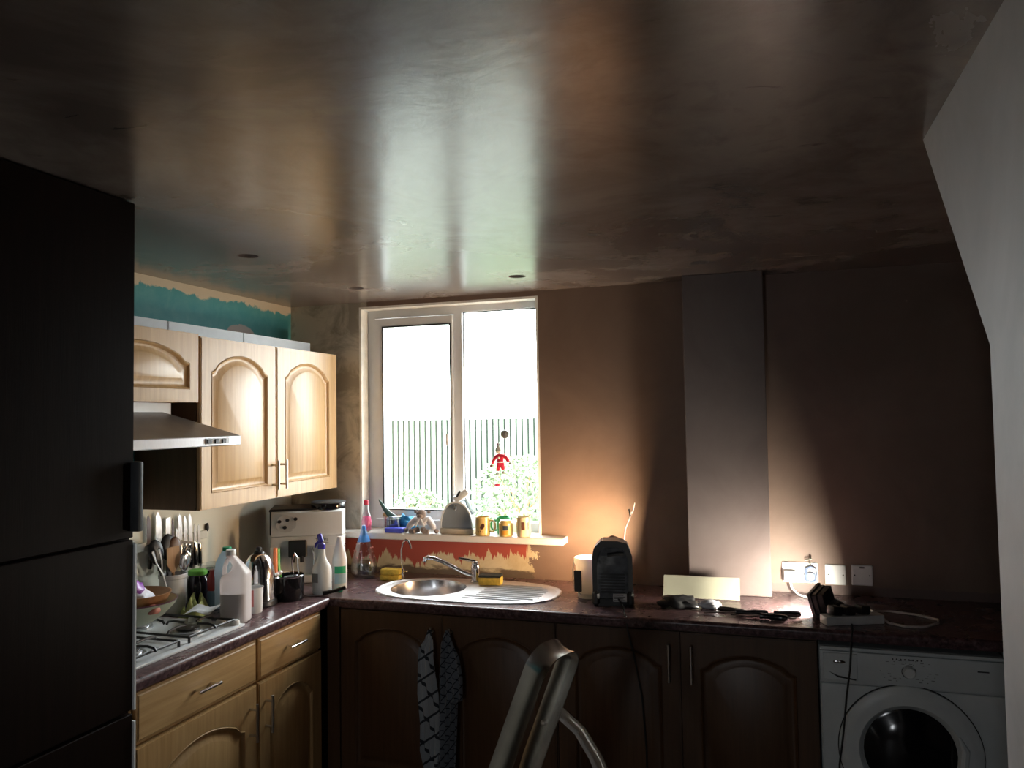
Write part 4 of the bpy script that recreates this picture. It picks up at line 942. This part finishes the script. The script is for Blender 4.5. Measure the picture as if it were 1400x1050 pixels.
# bowls
GBM = mat('pale green glaze', (.42, .47, .36), .3, var=.06)
gbw = thing('fruit_bowl', 'large pale green ceramic bowl behind the hob', 'bowl', (.235, -1.325, ZT+.047))
P().lathe([(.045, 0), (.05, .003), (.095, .030), (.130, .066), (.140, .085), (.136, .085), (.124, .066), (.09, .034), (.001, .010)], n=40, cap1=False).obj('bowl', GBM, gbw)
P().lathe([(.1402, .083), (.141, .086), (.1365, .087)], n=40, cap0=False, cap1=False).obj('rim_line', mat('plum rim', (.10, .03, .05), .4), gbw)
wbw = thing('wooden_bowl', 'brown wooden bowl resting inside the green bowl', 'bowl', (.228, -1.315, ZT+.085))
P().lathe([(.045, 0), (.055, .004), (.100, .035), (.118, .072), (.114, .073), (.095, .040), (.001, .012)], n=36, cap1=False).obj('bowl', BOWLWOOD, wbw)
lump('garlic_bag', 'white and purple netted garlic bulbs heaped in the wooden bowl', 'garlic', (.228, -1.33, ZT+.098), (.06, .07, .042), mat('white garlic skin', (.75, .73, .78), .5, var=.2, scale=30), 11, .6)
lump('purple_wrapper', 'purple foil wrapper on top of the garlic', 'wrapper', (.24, -1.34, ZT+.15), (.03, .03, .028), mat('purple foil', (.28, .08, .42), .3), 13, .6)
lump('onion', 'pink onion lying in the green bowl beside the wooden one', 'onion', (.345, -1.36, ZT+.10), (.024, .024, .02), mat('pink onion skin', (.6, .22, .16), .4), 3, .1)
# cloths
def cloth(name, label, cat, loc, sx_, sy_, hh, m, seed=0):
    p = P(); n = 18; g = []
    for top in (1, 0):
        g.append([[p.b.verts.new((sx_*(i/n-.5), sy_*(j/n-.5), (.002 if top else 0)+max(0, hh*(.45+.9*noise.noise(V((i*.28+seed, j*.28, seed)))) * (1-((i/n-.5)*2)**4)*(1-((j/n-.5)*2)**4)))) for j in range(n+1)] for i in range(n+1)])
    for q in g:
        for i in range(n):
            for j in range(n): p.b.faces.new((q[i][j], q[i+1][j], q[i+1][j+1], q[i][j+1]))
    A_, B_ = g
    for i in range(n):
        for (a, b) in (((i, 0), (i+1, 0)), ((i, n), (i+1, n)), ((0, i), (0, i+1)), ((n, i), (n, i+1))):
            p.b.faces.new((A_[a[0]][a[1]], A_[b[0]][b[1]], B_[b[0]][b[1]], B_[a[0]][a[1]]))
    o = p.obj(name, m, ang=80); o.location = loc; return tag(o, label, cat)
cloth('green_cloth', 'crumpled light green dishcloth between the bowls and the milk bottle', 'cloth', (.225, -1.0, ZT+.001), .085, .15, .10, mat('lime cloth', (.36, .40, .15), .9, var=.15), 2).rotation_euler = (0, 0, .3)
cloth('foil_tray', 'crumpled white paper lying behind the hob', 'paper', (.245, -1.03, ZT+.046), .13, .17, .02, mat('white paper', (.6, .62, .64), .5), 6) if False else None
pp_ = thing('spoon_rest', 'white folded paper lying on the back of the hob', 'paper', (.335, -1.09, ZT+.047), R(15))
P().rings([[(-.05+.1*i/6, y, .004+.006*sin(i*1.1+y*20)) for i in range(7)]+[(-.05+.1*(6-i)/6, y, .0025+.006*sin((6-i)*1.1+y*20)) for i in range(7)] for y in (-.06, -.02, .02, .06)]).obj('sheet', mat('paper white', (.68, .7, .72), .6), pp_)

# knives on rack
rk = thing('knife_rack', 'pale magnetic knife rack on the left wall above the worktop', 'rack', (0, -1.10, 1.165))
P().bx(.0, .014, 0, .42, 0, .035, .002).obj('rack_bar', mat('rack cream', (.6, .58, .5), .5), rk)
KN = [(-1.032, 1.312, .125, .022, 'narrow dark'), (-.978, 1.318, .150, .036, 'broad chef'), (-.925, 1.288, .135, .028, 'square ended'), (-.896, 1.282, .115, .014, 'thin dark'),
      (-.873, 1.235, .06, .012, 'short steel'), (-.853, 1.295, .13, .024, 'pale carving'), (-.822, 1.283, .13, .022, 'slim carving'), (-.791, 1.288, .14, .024, 'long bluish'), (-.762, 1.240, .085, .012, 'small'), (-.735, 1.235, .09, .016, 'rightmost small')]
BLD = mat('knife steel', (.75, .73, .70), .28, 1, var=.08)
onm = ['first', 'second', 'third', 'fourth', 'fifth', 'sixth', 'seventh', 'eighth', 'ninth', 'tenth']
for i, (y, zt, L, wd, ds_) in enumerate(KN):
    k = thing('kitchen_knife', ds_+' knife, '+onm[i]+' from the left on the wall rack', 'knife', (.0152, y, zt-L), 0, 'knives on the wall rack')
    if 'square' in ds_: o_ = [(-wd/2, 0), (wd/2, 0), (wd/2, L), (-wd/2, L*.97)]
    else: o_ = [(-wd/2, 0), (wd/2, 0), (wd/2, L*.55), (wd*.25, L*.85), (-wd*.2, L), (-wd/2, L*.9)]
    P().prism(o_, 0, .002, 'yz').obj('blade', BLD if 'dark' not in ds_ else mat('dark blade', (.1, .08, .08), .35, .6), k, False)
    P().tube([(.004, 0, .004), (.006, 0, -.03), (.006, 0, -.075), (.005, 0, -.095)], [.007, .008, .009, .008], 8, flat=1.3).obj('handle', GLOSSBLACK if i != 5 else STEEL, k)
hk = P().ball((.008, 0, 0), .012, (.6, .8, 1.6)); tag(hk.obj('wall_hook', BLACK), 'small black oval hook on the wall right of the knives', 'hook').location = (0, -.672, 1.212)
bk = P().box((.015, 0, 0), (.03, .06, .045), bev=.006); tag(bk.obj('knife_sharpener', BLACK), 'black knife sharpener at the left end of the rack', 'sharpener').location = (.0, -1.14, 1.19)

# ================================================================== TEA TOWELS
def mat_towel(name, c, lc, sc, rot):
    m, n, l, b = nt(name); v = coords(n, l, (sc, sc, sc), rot)
    x, y, z = xyz(n, l, v)
    def line(q, w_): return mth(n, l, 'LESS_THAN', mth(n, l, 'FRACT', q), w_)
    f = mth(n, l, 'MAXIMUM', line(x, .12), line(z, .12))
    l.new(mix(n, l, f, c, lc), b.inputs['Base Color']); b.inputs['Roughness'].default_value = .95
    bump(n, l, b, noi(n, l, coords(n, l), 180), .3, .002); return m
def towel(label, x, prof, m, seed):
    t = thing('tea_towel', label, 'tea towel', (x, -.632, .80), 0, 'tea towels on the sink cabinet handles')
    p = P(); n = 16; rows = []
    for (z, x0, x1) in prof:
        f = [(x0+(x1-x0)*i/n, .010*sin(i*1.5+seed+z*3)*min(1, (.02-z)*9)-.006*abs(x1-x0)/.1, z) for i in range(n+1)]
        rows.append(f + [(a, b+.0025, c) for a, b, c in f[::-1]])
    p.rings(rows); p.obj('cloth', m, t, ang=70)
T1 = mat_towel('grey checked cotton', (.42, .45, .48), (.035, .04, .05), 14, (0, .6, 0))
T2 = mat_towel('blue grey striped cotton', (.17, .19, .22), (.02, .025, .035), 34, (0, .9, 0))
towel('pale grey tea towel with a dark check, hanging left at the sink unit', 1.090, [(.015, -.006, .008), (-.03, -.022, .018), (-.06, -.046, .022), (-.10, -.05, .022), (-.25, -.052, .045), (-.37, -.04, .05), (-.48, -.042, .045), (-.57, -.02, .03), (-.60, -.01, .02)], T1, 0)
towel('darker striped tea towel, hanging right at the sink unit', 1.170, [(.015, -.008, .006), (-.04, -.03, .025), (-.09, -.035, .05), (-.17, -.04, .066), (-.26, -.04, .066), (-.27, -.04, .045), (-.40, -.045, .04), (-.55, -.05, .032), (-.62, -.045, .028)], T2, 2)

# ================================================================== STEPLADDER
ld = thing('stepladder', 'small aluminium stepladder with a bent hoop top in front of the sink run', 'stepladder', (1.9, -1.9, 0))
ldM = Matrix.Translation((-1.9, 1.9, 0))
def band(path, wdir, wid, thick=.003, lip=.005, name='rail', m=ALU):
    rs = []; N = len(path); path = [V(q) for q in path]
    for i, q in enumerate(path):
        t_ = (path[min(i+1, N-1)]-path[max(i-1, 0)]).normalized(); w_ = V(wdir[i] if isinstance(wdir, list) else wdir); w_ = (w_-t_*w_.dot(t_)).normalized(); nn = w_.cross(t_).normalized()
        prof = []
        K = 6
        for k in range(K+1):
            s = -1+2*k/K; prof.append((s*wid/2, -lip*s*s))
        for k in range(K, -1, -1):
            s = -1+2*k/K; prof.append((s*wid/2, -lip*s*s+thick))
        rs.append([q+w_*a+nn*b for a, b in prof])
    p = P(); p.rings(rs); return p.obj(name, m, ld, M=ldM, ang=50)
u_ = V((.355, .0, .935)).normalized(); b_ = V((.42, .90, 0)).normalized()
N0 = V((1.955, -1.95, 1.165)); D_ = .112; r_ = .045
foot_n = V((1.50, -2.12, .012)); foot_f = V((1.60, -1.70, .012))
path = [foot_n, foot_n.lerp(N0-u_*.30, .5), N0-u_*.30, N0-u_*.15]
for k in range(7):
    a = k*pi/12; path.append(N0-u_*r_*(1-sin(a)) + b_*r_*(1-cos(a)))
N1 = N0+b_*D_-u_*.0
for k in range(7):
    a = k*pi/12; path.append(N1-b_*r_*(1-sin(a)) - u_*r_*(1-cos(a)))
path += [N1-u_*.15, N1-u_*.30, foot_f.lerp(N1-u_*.30, .5), foot_f]
wv = u_.cross(b_).normalized()
band(path, wv, .058)
for k, f in enumerate((.16, .38, .60)):
    a = foot_n.lerp(N0-u_*.30, f); b2 = foot_f.lerp(N1-u_*.30, f); c = (a+b2)/2; dr_ = (b2-a)
    st = P().box((0, 0, 0), (.085, dr_.length-.01, .022), bev=.004); ang = math.atan2(-dr_.x, dr_.y)
    st.obj('step', ALU, ld, M=ldM @ Matrix.Translation(c) @ Matrix.Rotation(ang, 4, 'Z'))
# rear frame: two curved legs
for s, (st_, en) in enumerate([(V((1.905, -1.96, .90)), V((2.22, -2.10, .012))), (V((1.955, -1.82, 1.00)), V((2.38, -1.68, .012)))]):
    mid = st_.lerp(en, .12)+V((.035, 0, .012)); m2 = st_.lerp(en, .3)+V((.03, 0, 0))
    band([st_, st_.lerp(mid, .5)+V((.008, 0, .008)), mid, m2, st_.lerp(en, .6), en], (0.3, .95, 0) if False else (.95, -.2, .3), .036, .003, .004, 'rear_leg')
for q in (foot_n, foot_f, V((2.22, -2.10, .012)), V((2.38, -1.68, .012))):
    P().box((q.x, q.y, .011), (.05, .07, .022), bev=.004).obj('rubber_foot', RUBBER, ld, M=ldM)
for q in (N0-u_*.34+V((.0, -.006, 0)), N1-u_*.20-b_*.006):
    P().ball(q, .007, n=10).obj('rivet', NICKEL, ld, M=ldM)
P().cyl((2.10, -2.04, .30), (2.19, -1.75, .30), .008).obj('rear_brace', ALU, ld, M=ldM)
